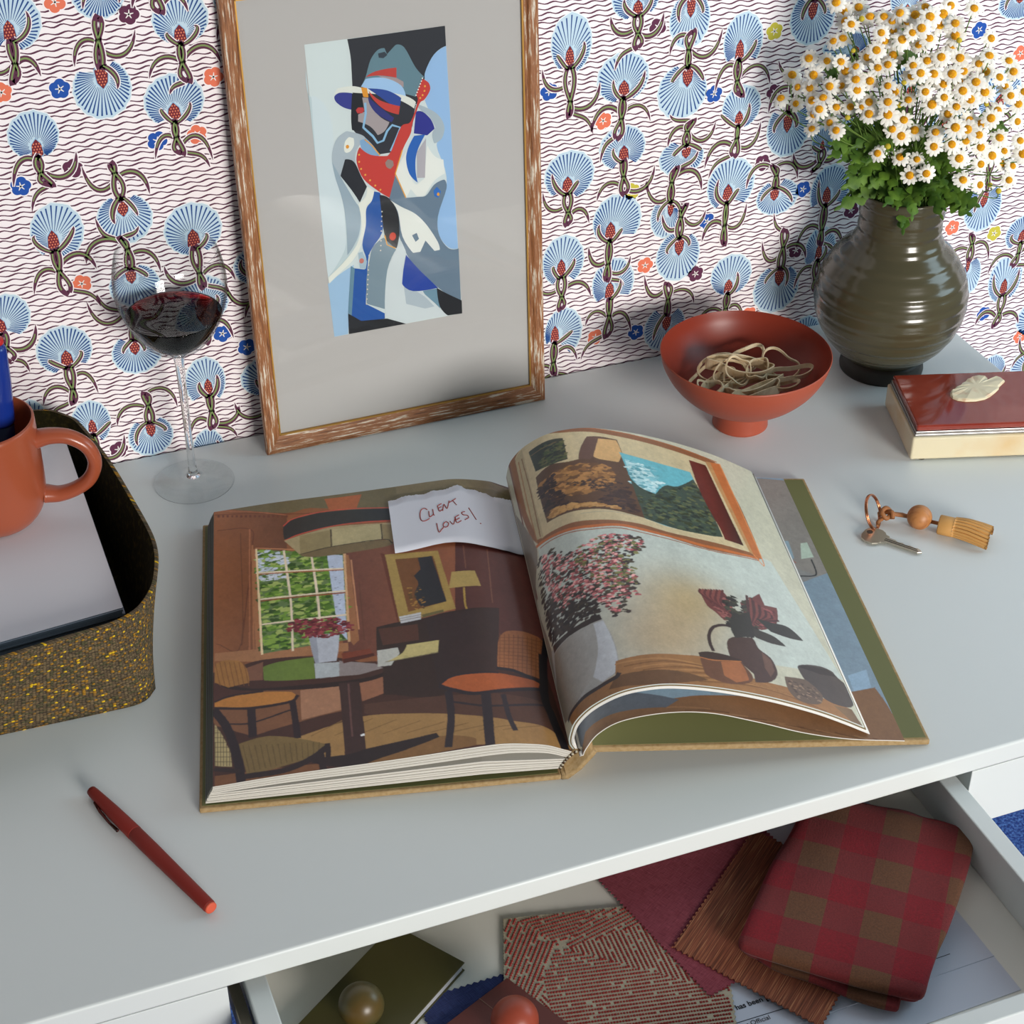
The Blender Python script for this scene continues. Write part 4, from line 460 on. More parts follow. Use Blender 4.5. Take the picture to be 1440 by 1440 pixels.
MB().lathe(pr_s, 48).build('stem', mat('solid_glass', (255, 255, 255), 0.0, trans=1.0, ior=1.45), glass, True)
zi = np.array([p[1] for p in gi])[::-1]; ri = np.array([p[0] for p in gi])[::-1]
wz = .1722; wp = [(float(np.interp(z_, zi, ri)) + .00025, z_) for z_ in np.linspace(.1366, wz, 26)]
wp[0] = (.0004, .1366)
wp += [(wp[-1][0] * k, wz - .0002) for k in (.985, .6, .3, .01)]
MB().lathe(wp, 96, cap=True).build('wine', m_wine, glass, True)
# ------------------------------------------------------------------ framed picture
TIL = math.radians(4)
fr_o = bpy.data.objects.new('framed_picture', None); col.objects.link(fr_o)
fr_o.location = (.2822, 1.3645, TZ); fr_o.rotation_euler = (-TIL, 0, 0)
tag(fr_o, 'abstract portrait of a figure in a hat, glazed, in a limed wood frame', 'picture')
FW, FH, MO, FD = .2755, .430, .0136, .008
def woodmat(name, stretch):
    m = mat(name, (140, 88, 48), .55, bump=(60, .5, .0006), stretch=stretch)
    N, L, B = nodes(m)
    mp = [n for n in N if n.type == 'MAPPING'][0]
    n1 = N.new('ShaderNodeTexNoise'); n1.inputs['Scale'].default_value = 150; n1.inputs['Detail'].default_value = 6; n1.inputs['Roughness'].default_value = .7
    L.new(mp.outputs[0], n1.inputs['Vector'])
    cr = N.new('ShaderNodeValToRGB'); e = cr.color_ramp.elements
    e[0].position = .30; e[0].color = (*lin((78, 46, 24)), 1); e[1].position = .47; e[1].color = (*lin((146, 92, 54)), 1)
    for p, c in ((.54, (156, 106, 68)), (.59, (206, 192, 170)), (.64, (224, 214, 198)), (.70, (146, 96, 58))):
        q = cr.color_ramp.elements.new(p); q.color = (*lin(c), 1)
    L.new(n1.outputs[0], cr.inputs[0]); L.new(cr.outputs[0], B.inputs['Base Color'])
    return m
mv, mh = woodmat('limed_wood_upright', (3.2, 3.2, .22)), woodmat('limed_wood_rail', (.22, 3.2, 3.2))
def rail(pts_a, pts_b, m, nm):
    """moulding between two mitred ends: cross-section sampled at t in 0..1 across the width"""
    sec = [(0, FD), (0, .0015), (.06, .0), (.30, -.0006), (.62, .0004), (.80, .0022), (1, .0030), (1, FD)]
    v = []
    for (o_, i_) in (pts_a, pts_b):
        for t, y in sec: v.append((o_[0] + (i_[0] - o_[0]) * t, y, o_[1] + (i_[1] - o_[1]) * t))
    n = len(sec); f = [(k, (k + 1) % n, n + (k + 1) % n, n + k) for k in range(n)] + [tuple(range(n))[::-1], tuple(range(n, 2 * n))]
    return obj(nm, v, f, m, fr_o)
oc = [(0, 0), (FW, 0), (FW, FH), (0, FH)]; ic = [(MO, MO * 1.25), (FW - MO, MO * 1.25), (FW - MO, FH - MO), (MO, FH - MO)]
for k in range(4):
    j = (k + 1) % 4
    rail((oc[k], ic[k]), (oc[j], ic[j]), mh if k % 2 == 0 else mv, 'frame_rail')
m_gold = mat('gilt_slip', (176, 132, 62), .35, metal=.6)
q = MB()
for (x0, x1, z0, z1) in ((ic[0][0], ic[1][0], ic[0][1], ic[0][1] + .0013), (ic[0][0], ic[1][0], ic[2][1] - .0013, ic[2][1]), (ic[0][0], ic[0][0] + .0013, ic[0][1], ic[2][1]), (ic[1][0] - .0013, ic[1][0], ic[0][1], ic[2][1])):
    q.box(x0, x1, .0022, .0045, z0, z1)
q.build('gilt_edge', m_gold, fr_o)
m_matb = mat('grey_mount_board', (186, 182, 181), .8, bump=(900, .15, .0002))
MB().box(MO - .001, FW - MO + .001, .0050, .0075, MO, FH - MO + .001).build('mount', m_matb, fr_o)
def soft(P, lim=50):
    """rounds the gentle bends of an outline and keeps its corners"""
    n = len(P); A_ = [np.array(p) for p in P]; sharp = []
    for i in range(n):
        a, b = A_[i] - A_[i - 1], A_[(i + 1) % n] - A_[i]
        c = a @ b / (np.hypot(*a) * np.hypot(*b) + 1e-12); sharp.append(math.degrees(math.acos(max(-1, min(1, c)))) > lim)
    o = []
    for i in range(n):
        p1, p2 = A_[i], A_[(i + 1) % n]; m1 = 0 * p1 if sharp[i] else (p2 - A_[i - 1]) / 2; m2 = 0 * p1 if sharp[(i + 1) % n] else (A_[(i + 2) % n] - p1) / 2
        if sharp[i]: m1 = (p2 - p1) - m2 * .5
        if sharp[(i + 1) % n]: m2 = (p2 - p1) - m1 * .5
        L_ = np.hypot(*(p2 - p1))
        for m in (m1, m2):
            q = np.hypot(*m)
            if q > 1.5 * L_: m *= 1.5 * L_ / q
        for t in (0, .25, .5, .75):
            o.append(tuple((2 * t ** 3 - 3 * t * t + 1) * p1 + (t ** 3 - 2 * t * t + t) * m1 + (3 * t * t - 2 * t ** 3) * p2 + (t ** 3 - t * t) * m2))
    return o
ap = MB()
def tri_fix(pts): return [tuple(range(len(pts)))]
for k, (c_, ty, pts, wd) in enumerate(ART):
    y = .00485 - .0000055 * k
    P2 = [(S(a_), S(b_)) for a_, b_ in pts]
    lc = lin(tuple(min(255, x) for x in c_))
    if ty == 'p':
        if len(P2) == 4 and k > 0 and max(np.ptp([p[0] for p in P2]), np.ptp([p[1] for p in P2])) < .008:
            c0 = np.mean(np.array(P2), axis=0); rx, ry = np.ptp([p[0] for p in P2]) / 2, np.ptp([p[1] for p in P2]) / 2
            P2 = [(c0[0] + rx * math.cos(t_), c0[1] + ry * math.sin(t_)) for t_ in np.linspace(0, 2 * PI, 12, endpoint=False)]
        ar = sum(P2[i][0] * P2[(i + 1) % len(P2)][1] - P2[(i + 1) % len(P2)][0] * P2[i][1] for i in range(len(P2)))
        if ar < 0: P2 = P2[::-1]
        if len(P2) > 5 and k > 0: P2 = soft(P2)
        ap.add([(x, y, z_) for x, z_ in P2], tri_fix(P2), lc)
    else:
        n = len(P2); h = wd * 0.0001
        qv = []
        for i in range(n):
            a_, b_ = P2[max(0, i - 1)], P2[min(n - 1, i + 1)]
            dx, dz = b_[0] - a_[0], b_[1] - a_[1]; l = math.hypot(dx, dz) or 1
            qv += [(P2[i][0] - dz / l * h, y, P2[i][1] + dx / l * h), (P2[i][0] + dz / l * h, y, P2[i][1] - dx / l * h)]
        ap.add(qv, [(2 * i, 2 * i + 1, 2 * i + 3, 2 * i + 2) for i in range(n - 1)], lc)
ap.build('painting', mat('poster_paint', rough=.6, attr='Col', spec=.3), fr_o)
m_pane = bpy.data.materials.new('picture_glass'); m_pane.use_nodes = True
N = m_pane.node_tree.nodes; L = m_pane.node_tree.links; N.remove(N['Principled BSDF'])
tb = N.new('ShaderNodeBsdfTransparent'); tb.inputs[0].default_value = (.97, .98, .975, 1); gb = N.new('ShaderNodeBsdfGlossy'); gb.inputs['Roughness'].default_value = .02
fn = N.new('ShaderNodeFresnel'); fn.inputs[0].default_value = 1.28; mx = N.new('ShaderNodeMixShader')
L.new(fn.outputs[0], mx.inputs[0]); L.new(tb.outputs[0], mx.inputs[1]); L.new(gb.outputs[0], mx.inputs[2]); L.new(mx.outputs[0], N['Material Output'].inputs[0])
MB().box(MO - .0005, FW - MO + .0005, .0030, .0040, MO, FH - MO).build('glass_pane', m_pane, fr_o)
# ------------------------------------------------------------------ book
TB = math.radians(-13.3)
book = thing('open_book', 'large open hardback of interior photographs with olive endpapers lying on the desk', 'book', (.37618, .87068, 0), TB)
m_cloth = mat('tan_book_cloth', (168, 142, 102), .85, bump=(1400, .3, .0003), var=(300, (150, 122, 78), .4, .7))
m_olive = mat('olive_endpaper', (108, 110, 68), .6)
def slab(mb, top, bot, v0, v1, c=None):
    n = len(top); sec = list(top) + list(bot)[::-1]; m_ = len(sec)
    v = [(p[0], v0, p[1]) for p in sec] + [(p[0], v1, p[1]) for p in sec]
    f = [(i, (i + 1) % m_, m_ + (i + 1) % m_, m_ + i) for i in range(m_)]
    for i in range(n - 1):
        f.append((i + 1, i, m_ - 1 - i, m_ - 2 - i)); f.append((m_ + i, m_ + i + 1, 2 * m_ - 2 - i, 2 * m_ - 1 - i))
    mb.add(v, f, c)
CV1 = .350
MB().box(-.2632, -.004, 0, CV1, 0, .0045).build('front_cover', m_cloth, book, bevel=.0012, bseg=3)
MB().box(-.261, -.006, .003, CV1 - .003, .0045, .0048).build('endpaper', m_olive, book)
q = MB(); slab(q, [(.0185, .0282), (.272, .0052)], [(.0185, .0236), (.272, .0002)], 0, CV1); q.build('back_cover', m_cloth, book, bevel=.0012, bseg=3)
q = MB(); slab(q, [(.0190, .02845), (.2695, .00575)], [(.0190, .0281), (.2695, .0054)], .003, CV1 - .003); q.build('endpaper', m_olive, book)
q = MB(); slab(q, [(-.0035, .0042), (-.0005, .0038), (.0075, .0115), (.0155, .0225), (.0190, .0280)], [(-.004, .0004), (.0012, .0002), (.0105, .0085), (.0195, .0205), (.0215, .0238)], 0, CV1); q.build('spine', m_cloth, book, True)
# headband: striped cord round the end of the page block
for vv in (.0045, .3435):
    hb = MB(); path = spline([(-.0045, .0085), (-.001, .0150), (.0035, .0205), (.0110, .0255)], 8)
    for i in range(16):
        p = path[int(i * (len(path) - 1) / 15)]
        hb.add([(p[0] + .0011 * math.cos(t) * math.cos(s), vv - .001 + .0016 * math.sin(s), p[1] + .0011 * math.sin(t) * math.cos(s)) for s in (-1.2, -.4, .4, 1.2) for t in [k * PI / 3 for k in range(6)]],
               [(a_ * 6 + b_, a_ * 6 + (b_ + 1) % 6, a_ * 6 + 6 + (b_ + 1) % 6, a_ * 6 + 6 + b_) for a_ in range(3) for b_ in range(6)], lin((214, 204, 180) if i % 2 else (84, 60, 40)))
    hb.build('headband', mat('headband_thread', rough=.8, attr='Col'), book, True)
def curve(prof, n=120):
    o = np.array(spline(prof, 20)); d = np.r_[0, np.cumsum(np.hypot(*np.diff(o, axis=0).T))]
    s = np.linspace(0, d[-1], n); return np.c_[np.interp(s, d, o[:, 0]), np.interp(s, d, o[:, 1])], d[-1]
def offc(c, d):
    t = np.gradient(c, axis=0); t /= np.hypot(*t.T)[:, None]; return np.c_[c[:, 0] + t[:, 1] * d, c[:, 1] - t[:, 0] * d]
lt, _ = curve(LPROF, 60); us = np.linspace(-.2515, .0040, 60); ztop = np.interp(us, lt[::-1, 0], lt[::-1, 1])
zb = np.interp(us, [-.258, -.06, 0], [.0058, .0092, .0078]); zl = zb + np.interp(us, [-.258, -.06, 0], [.0085, .0126, .0092]); zu = ztop - .0003 - np.interp(us, [-.252, -.05, 0], [.0066, .0098, .0066])
pb = MB(); rp_ = random.Random(4)
tin = [(206, 202, 192), (196, 191, 180), (212, 208, 198), (184, 178, 166)]
def grp(z0, z1, n, f0, f1):
    for k in range(n):
        a_, b_ = k / n, (k + .90) / n
        fa = f0 + (f1 - f0) * (k + .5) / n; sh = -.2585 + .0068 * fa + rp_.uniform(-.0004, .0004); e1 = -.0045 + .0085 * fa
        uu = sh + (us - us[0]) / (us[-1] - us[0]) * (e1 - sh)
        za, zc_ = np.interp(uu, us, z0), np.interp(uu, us, z1)
        slab(pb, list(zip(uu, za + (zc_ - za) * b_)), list(zip(uu, za + (zc_ - za) * a_)), .004 + rp_.uniform(-.0003, .0003), .344 + rp_.uniform(-.0003, .0003), lin(tin[k % 4]))
grp(zb, zl, 9, 0, .52); grp(zu, ztop - .0003, 7, .55, 1)
pb.build('page_block', mat('page_edges', rough=.7, attr='Col', var=None), book, False)
fe = MB()   # the printed bleed on the fore-edges, seen as fine green-grey stripes
for k in range(15):
    fa = (k + .5) / 15; zz0 = np.interp(fa, [0, .52, 1], [zb[0], zl[0], ztop[0] - .0004]); c_ = lin([(96, 100, 92), (150, 156, 148), (70, 78, 70), (128, 120, 118)][k % 4])
    sh = -.2585 + .0068 * fa - .0005
    fe.box(sh, sh + .0003, .0045, .3435, zz0 - .0004, zz0 + .0004, c_)
fe.build('fore_edge', mat('fore_edge_ink', rough=.7, attr='Col'), book)

# --- page pictures: painted as vector shapes into a colour grid, one value per vertex
def paint(length, height, ops, res=0.00027, k=1.0, NK=1.7, NC=1.0):
    Wn, Hn = int(length / res), int(height / res); A = np.zeros((Hn, Wn, 3), np.float32)
    XX, YY = np.meshgrid((np.arange(Wn) + .5) * res * 1e4, (np.arange(Hn) + .5) * res * 1e4)
    def cc(c): return np.array(lin(c), np.float32) * k
    def mask(pts):
        p = np.array(pts, float); x0, x1 = int(max(0, p[:, 0].min() / (res * 1e4) - 1)), int(min(Wn, p[:, 0].max() / (res * 1e4) + 2)); y0, y1 = int(max(0, p[:, 1].min() / (res * 1e4) - 1)), int(min(Hn, p[:, 1].max() / (res * 1e4) + 2))
        if x1 <= x0 or y1 <= y0: return None
        X, Y = XX[y0:y1, x0:x1], YY[y0:y1, x0:x1]; m = np.zeros(X.shape, bool)
        n = len(p)
        for i in range(n):
            (xa, ya), (xb, yb) = p[i], p[(i + 1) % n]
            if ya == yb: continue
            m ^= ((ya > Y) != (yb > Y)) & (X < (xb - xa) * (Y - ya) / (yb - ya) + xa)
        return (slice(y0, y1), slice(x0, x1)), m
    def fill(pts, c):
        r = mask(pts)
        if r: A[r[0]][r[1]] = cc(c)
    for op in ops:
        t = op[0]
        if t == 'f': A[:] = cc(op[1])
        elif t == 'p': fill(soft([tuple(map(float, q_)) for q_ in op[2]], 42) if len(op[2]) >= 6 and all(op[2][i_] != op[2][i_ - 1] for i_ in range(len(op[2]))) else op[2], op[1])
        elif t == 'g':
            r = mask(op[3])
            if r:
                X = XX[r[0]]; g = np.clip((X - X.min()) / max(1, np.ptp(X)), 0, 1)[..., None]; A[r[0]][r[1]] = ((1 - g) * cc(op[1]) + g * cc(op[2]))[r[1]]
        elif t == 'l':
            h = op[2] * 1.4; p = [np.array(q, float) for q in op[3]]
            if len(p) > 2: p = [np.array(q) for q in spline(p, 6)]
            for i in range(len(p) - 1):
                d = p[i + 1] - p[i]; l = np.hypot(*d)
                if l < 1e-6: continue
                nn = np.array([-d[1], d[0]]) / l * h; e = d / l * h * .4
                fill([p[i] + nn - e, p[i + 1] + nn + e, p[i + 1] - nn + e, p[i] - nn - e], op[1])
        elif t == 'n':
            rg = random.Random(op[6]); p = np.array(op[5], float); x0, y0 = p.min(0); x1, y1 = p.max(0)
            r = mask(op[5])
            if not r: continue
            full = np.zeros((Hn, Wn), bool); full[r[0]][r[1]] = True
            cnt = 0; tries = 0
            while cnt < op[1] * NC and tries < op[1] * NC * 6:
                tries += 1; x, y = rg.uniform(x0, x1), rg.uniform(y0, y1); i, j = int(y / (res * 1e4)), int(x / (res * 1e4))
                if not (0 <= i < Hn and 0 <= j < Wn and full[i, j]): continue
                cnt += 1; s_ = rg.uniform(op[2], op[3]) * NK; a_ = rg.uniform(0, PI); q = []
                for u in range(5): q.append((x + s_ * math.cos(a_ + u * 1.26) * rg.uniform(.5, 1.2), y + s_ * .62 * math.sin(a_ + u * 1.26) * rg.uniform(.5, 1.2)))
                fill(q, rg.choice(op[4]))
        elif t == 's':
            g = np.exp(-((XX - op[2][0]) ** 2 + (YY - op[2][1]) ** 2) / (2 * op[3] ** 2))[..., None] * .55
            A[:] = A * (1 - g) + cc(op[1]) * g
    return A
def page(name, prof, ops, v0, v1, m, parent, lift=0.0, k=1.0, NK=1.7, NC=1.0):
    c, ln = curve(prof, 520); nv = 660
    if lift: c = offc(c, -lift)
    A = paint(ln, v1 - v0, ops, k=k, NK=NK, NC=NC); H, W_, _ = A.shape
    rg_ = np.random.default_rng(len(ops)); mot = np.zeros((H, W_))      # print grain: the soft mottling of a photograph
    for n_, am_ in ((9, .02), (28, .03), (90, .035), (300, .04)):
        g_ = rg_.normal(size=(n_ + 2, n_ + 2)); yi, xi = np.linspace(0, n_, H), np.linspace(0, n_, W_); y0, x0 = yi.astype(int), xi.astype(int); fy, fx = (yi - y0)[:, None], (xi - x0)[None, :]
        fy, fx = fy * fy * (3 - 2 * fy), fx * fx * (3 - 2 * fx)
        mot += am_ * (g_[y0][:, x0] * (1 - fy) * (1 - fx) + g_[y0 + 1][:, x0] * fy * (1 - fx) + g_[y0][:, x0 + 1] * (1 - fy) * fx + g_[y0 + 1][:, x0 + 1] * fy * fx)
    A = A * np.exp(mot)[..., None].astype(np.float32)
    B_ = A.copy()
    for _ in range(2): A = B_.copy(); B_[1:-1, 1:-1] = (A[1:-1, 1:-1] * 2 + A[:-2, 1:-1] + A[2:, 1:-1] + A[1:-1, :-2] + A[1:-1, 2:]) / 6
    nu = len(c); ji = (np.arange(nu) / (nu - 1) * (W_ - 1)); ii = np.arange(nv) / (nv - 1) * (H - 1)
    C4 = B_[ii.round().astype(int)[:, None], ji.round().astype(int)[None, :]]
    V = np.zeros((nv, nu, 3), np.float32); V[..., 0] = c[:, 0]; V[..., 2] = c[:, 1]; V[..., 1] = (v0 + (v1 - v0) * np.arange(nv) / (nv - 1))[:, None]
    me = bpy.data.meshes.new(name); nV = nv * nu; nF = (nv - 1) * (nu - 1)
    idx = np.arange(nV).reshape(nv, nu)
    qd = np.stack([idx[:-1, :-1], idx[:-1, 1:], idx[1:, 1:], idx[1:, :-1]], -1).reshape(-1, 4)
    me.vertices.add(nV); me.vertices.foreach_set('co', V.ravel()); me.loops.add(nF * 4); me.loops.foreach_set('vertex_index', qd.ravel().astype(np.int32))
    me.polygons.add(nF); me.polygons.foreach_set('loop_start', np.arange(0, nF * 4, 4, dtype=np.int32)); me.polygons.foreach_set('use_smooth', np.ones(nF, bool))
    me.update(calc_edges=True)
    a_ = me.color_attributes.new('Col', 'FLOAT_COLOR', 'POINT'); q4 = np.ones((nV, 4), np.float32); q4[:, :3] = C4.reshape(-1, 3); a_.data.foreach_set('color', q4.ravel())
    me.materials.append(m); o = bpy.data.objects.new(name, me); col.objects.link(o); o.parent = parent; return o
m_page = mat('coated_page_print', rough=.30, attr='Col', spec=.5)
PK = 1.6
page('left_page', LPROF, LPIC, .004, .344, m_page, book, k=PK * .98, NK=2.1)
page('right_page', RPROF, RPIC, .004, .344, m_page, book, k=PK * .88, NK=2.1, NC=2.0)
page('lower_leaf', SPROF, SPIC, -.002, .346, m_page, book, k=PK * .75)
# thickness of the lifted leaves
rc, _ = curve(RPROF, 90); sc_, _ = curve(SPROF, 90)
q = MB(); slab(q, [tuple(p) for p in offc(sc_, .0003)], [tuple(p) for p in offc(sc_, .0008)], -.002, .346, lin((228, 224, 216)))
for k in range(4):
    c2 = offc(rc, .0004 + .00085 * k); e = c2[-1] - c2[-2]; e = e / np.hypot(*e); ext = [tuple(p) for p in c2] + [tuple(c2[-1] + e * (.0012 + .0022 * k))]
    c3 = offc(rc, .0004 + .00085 * k + .00055); ext3 = [tuple(p) for p in c3] + [tuple(c3[-1] + e * (.0012 + .0022 * k))]
    slab(q, ext, ext3, .004 - .0005 * k, .344, lin([(206, 214, 210), (122, 104, 70), (232, 230, 224), (226, 224, 218)][k]))
q.build('lifted_leaves', mat('leaf_edges', rough=.6, attr='Col'), book, True)
# note
note = thing('torn_note', 'torn white paper scrap handwritten in red on the left page of the open book', 'note', (.37618, .87068, 0), TB)
nc, nl = curve(NPROF, 200); nd = np.linspace(0, nl, 200)
def nxy(s, t, dz=0.0):
    u = np.interp(s, nd, nc[:, 0]); z_ = np.interp(s, nd, nc[:, 1]); return (float(u), .004 + t, float(z_) + dz)
T = sorted((S(a_), S(b_)) for a_, b_ in NOTE_TOP); Bt = sorted((S(a_), S(b_)) for a_, b_ in NOTE_BOT)
s0, s1 = .004, max(T[-1][0], Bt[-1][0]); n = 90; v = []; fcs = []; rn = random.Random(8)
for i in range(n + 1):
    s = s0 + (s1 - s0) * i / n
    tt = float(np.interp(s, [p[0] for p in T], [p[1] for p in T])) + rn.uniform(-.0006, .0006); tb_ = float(np.interp(s, [p[0] for p in Bt], [p[1] for p in Bt]))
    for j in range(9):
        for th in (0, .00025):
            t = tb_ + (tt - tb_) * j / 8; v.append(nxy(s, t, .0004 + th + .0012 * (1 - j / 8) * math.sin(PI * i / n) ** 2))
for i in range(n):
    for j in range(8):
        a_ = (i * 9 + j) * 2; b_ = ((i + 1) * 9 + j) * 2
        fcs += [(a_ + 1, a_ + 3, b_ + 3, b_ + 1), (a_, b_, b_ + 2, a_ + 2)]
    a_ = i * 18; b_ = a_ + 18; fcs += [(a_, a_ + 1, b_ + 1, b_), (a_ + 16, b_ + 16, b_ + 17, a_ + 17)]
obj('paper', v, fcs, mat('note_paper', (222, 224, 232), .8), note, True)
ink = MB()
for st in NOTE_INK:
    def on_note(s, t):
        i_ = (s - s0) / (s1 - s0); ta = float(np.interp(s, [p[0] for p in T], [p[1] for p in T])); tb2 = float(np.interp(s, [p[0] for p in Bt], [p[1] for p in Bt])); jj = (t - tb2) / (ta - tb2)
        return nxy(s, t, .0004 + .00025 + .0012 * (1 - jj) * math.sin(PI * i_) ** 2 + .0001)
    Q3 = [on_note(S(a_), S(b_)) for a_, b_ in st]
    P3 = spline(Q3, 4) if len(st) > 2 else [Q3[0], tuple((np.array(Q3[0]) + np.array(Q3[1])) / 2), Q3[1]]
    ink.tube([tuple(p) for p in P3], .00042, 6)
tag(ink.build('handwriting', mat('red_ink', (150, 50, 40), .6), note), label='handwritten words CLIENT LOVES! in thin red strokes')
# ------------------------------------------------------------------ lidded box
hbx = thing('keepsake_box', 'cream onyx box with a polished red stone lid and carved shell on top', 'box', (.8291, 1.1452, 0), math.radians(-17.1))
m_onyx = mat('cream_onyx', (218, 206, 174), .22, sss=.1, var=(18, (212, 182, 134), .5, .8))
MB().box(0, .165, 0, .0975, .0015, .0252).build('box_body', m_onyx, hbx, bevel=.002, bseg=3)
m_silv = mat('silver_metal', (168, 164, 160), .38, metal=1.0)
q = MB(); q.box(.0022, .1628, .0022, .0953, .0252, .0274); q.box(.0028, .1622, .0028, .0947, .0280, .0302); q.box(.0036, .1614, .0036, .0939, .0270, .0284)
q.build('metal_band', m_silv, hbx, bevel=.0005)
m_jasp = mat('red_jasper', (132, 44, 30), .06, coat=.4, var=(22, (146, 62, 48), .45, .7))
MB().box(.0034, .1616, .0034, .0941, .0302, .0362).build('lid', m_jasp, hbx, bevel=.0016, bseg=3)
for x, y in ((.012, .006), (.152, .006), (.012, .090), (.152, .090)): MB().lathe([(.004, 0), (.004, .0016)], 16, ctr=(x, y, 0)).build('foot', m_foot, hbx)
ca, sa = math.cos(math.radians(17.1)), math.sin(math.radians(17.1))
sp_ = []
for a_, b_ in SHELL:
    dx, dy = S(a_) - .8291, S(b_) - 1.1452; sp_.append((dx * ca - dy * sa, dx * sa + dy * ca))
cxs, cys = sum(p[0] for p in sp_) / len(sp_), sum(p[1] for p in sp_) / len(sp_)
v = []; fcs = []; n = len(sp_)
for sc, zz in ((1, .0362), (.985, .0378), (.93, .0386), (.6, .0390), (.25, .0391)):
    for i, p in enumerate(sp_): v.append((cxs + (p[0] - cxs) * sc, cys + (p[1] - cys) * sc, zz + (.0004 * math.sin(i * 1.9) if .5 < sc < .95 else 0)))
for r_ in range(4):
    for i in range(n): fcs.append((r_ * n + i, r_ * n + (i + 1) % n, (r_ + 1) * n + (i + 1) % n, (r_ + 1) * n + i))
fcs.append(tuple(range(4 * n, 5 * n)))
obj('carved_shell', v, fcs, mat('pale_shell', (226, 214, 180), .35, var=(60, (206, 150, 110), .55, .75)), hbx, False)
# ------------------------------------------------------------------ key fob and key
m_copp = mat('copper', (196, 128, 92), .25, metal=1.0); m_leath = mat('tan_leather', (202, 150, 84), .55, bump=(500, .3, .0003)); m_cord = mat('leather_cord', (150, 96, 52), .6)
m_bead = mat('turned_wood_bead', (182, 122, 70), .45, var=(120, (150, 92, 48), .45, .7), stretch=(1, 3, 1))
fob = thing('key_fob', 'tan leather tassel key fob with wooden bead and copper split ring', 'key ring', (.7485, 1.0805, 0), math.radians(-43))
# local x runs from the ring to the tassel
rb_ = Vector((.75, .436, -.48)).normalized(); ra_ = Vector((-.05, .5, .8)); ra_ = (ra_ - rb_ * ra_.dot(rb_)).normalized(); rn3 = ra_.cross(rb_)
frot = Matrix.Rotation(math.radians(43), 3, 'Z'); rc_ = frot @ Vector((-.0025, -.0110, 0))
MB().tube([tuple(Vector((rc_.x, rc_.y, .0140)) + frot @ (ra_ * (.0150 * math.sin(t)) + rb_ * (.0150 * math.cos(t)) + rn3 * (.0002 * t))) for t in np.linspace(0, 4 * PI, 120)], .00085, 8).build('split_ring', m_copp, fob, True)
kp = MB()
kp.tube([tuple(p) for p in spline([(.009, -.003, .008), (.013, .004, .011), (.018, .003, .008), (.016, -.004, .006), (.011, -.003, .010), (.012, .004, .006), (.019, .001, .010), (.021, -.003, .006)], 8)], .0021, 8)
kp.tube([tuple(p) for p in spline([(.013, -.003, .005), (.010, -.009, .004), (.011, -.013, .003)], 6)], .0017, 8)
kp.build('knot', m_cord, fob, True)
q = MB(); q.tube([(.019, .0, .009), (.028, .001, .009), (.036, .0015, .009), (.062, .001, .009)], .0017, 8); q.tube([(.019, .002, .0085), (.028, .003, .009), (.036, .0015, .009)], .0014, 8); q.build('cord', m_cord, fob, True)
MB().lathe([(.0002, -.0108)] + [(.0108 * math.cos(t), .0108 * math.sin(t)) for t in np.linspace(-1.5, 1.5, 24)] + [(.0002, .0108)], 32, ctr=(.043, .0015, .0108), cap=False).build('bead', m_bead, fob, True)
def xl(prof, x0, y0, z0, seg=32):
    mb = MB(); v = []; f = []
    for r_, x in prof:
        for k in range(seg): a_ = 2 * PI * k / seg; v.append((x0 + x, y0 + r_ * math.cos(a_), z0 + r_ * .82 * math.sin(a_)))
    for i in range(len(prof) - 1):
        for k in range(seg): f.append((i * seg + k, (i + 1) * seg + k, (i + 1) * seg + (k + 1) % seg, i * seg + (k + 1) % seg))
    f += [tuple(range(seg)), tuple(range((len(prof) - 1) * seg, len(prof) * seg))[::-1]]
    return mb.add(v, f)
xl([(.0092, 0), (.0098, .001), (.0098, .013), (.0092, .014)], .0600, .001, .0082).build('tassel_cap', m_leath, fob, True)
ts = MB(); rr = random.Random(2)
for ring, nst, zz in ((0, 13, 1), (1, 9, .62)):
    for i in range(nst):
        a_ = PI * (i / (nst - 1)) * 1.3 - .15 * PI if ring == 0 else PI * i / (nst - 1)
        c0, s0_ = math.cos(a_), math.sin(a_)
        r0, r1 = .0088 * (1 - .3 * ring), .0135 * (1 - .3 * ring)
        p = [(.073, .001 + r0 * c0, .0085 + r0 * .8 * s0_), (.084, .001 + (r0 + .002) * c0, .0085 + (r0 + .0004) * .8 * s0_), (.095, .0005 + (r1 - .001) * c0, .0075 + .0078 * s0_ * .9), (.1045 + rr.uniform(-.0012, .0008), .000 + r1 * c0, .0062 + .0065 * s0_)]
        p = [(x, y, max(.0009, z_)) for x, y, z_ in p]
        ts.tube([tuple(t) for t in spline(p, 5)], .00150, 6)
ts.build('tassel_strands', m_leath, fob, True)
kdir = math.atan2(S(KEY[1][1] - KEY[0][1]), S(KEY[1][0] - KEY[0][0]))
key = thing('key', 'silver house key on the copper split ring', 'key', (S(KEY[0][0]) + .004, S(KEY[0][1]) + .004, .0012), kdir)
kh = [(-.011, -.004), (-.009, -.009), (-.004, -.0115), (.002, -.0115), (.006, -.009), (.0075, -.0055), (.0115, -.0045), (.0115, -.0030), (.040, -.0030), (.043, -.0005), (.041, .0018), (.038, .0030), (.035, .0020), (.031, .0032), (.027, .0016), (.024, .0032), (.020, .0022), (.017, .0040), (.0115, .0040), (.0110, .0062), (.0075, .0068), (.006, .0095), (.002, .0115), (-.004, .0115), (-.009, .009), (-.011, .004)]
m_key = mat('nickel', (196, 188, 172), .3, metal=1.0)
MB().prism(kh[:], 0, .0020).build('blade_and_bow', m_key, key, bevel=.0003)
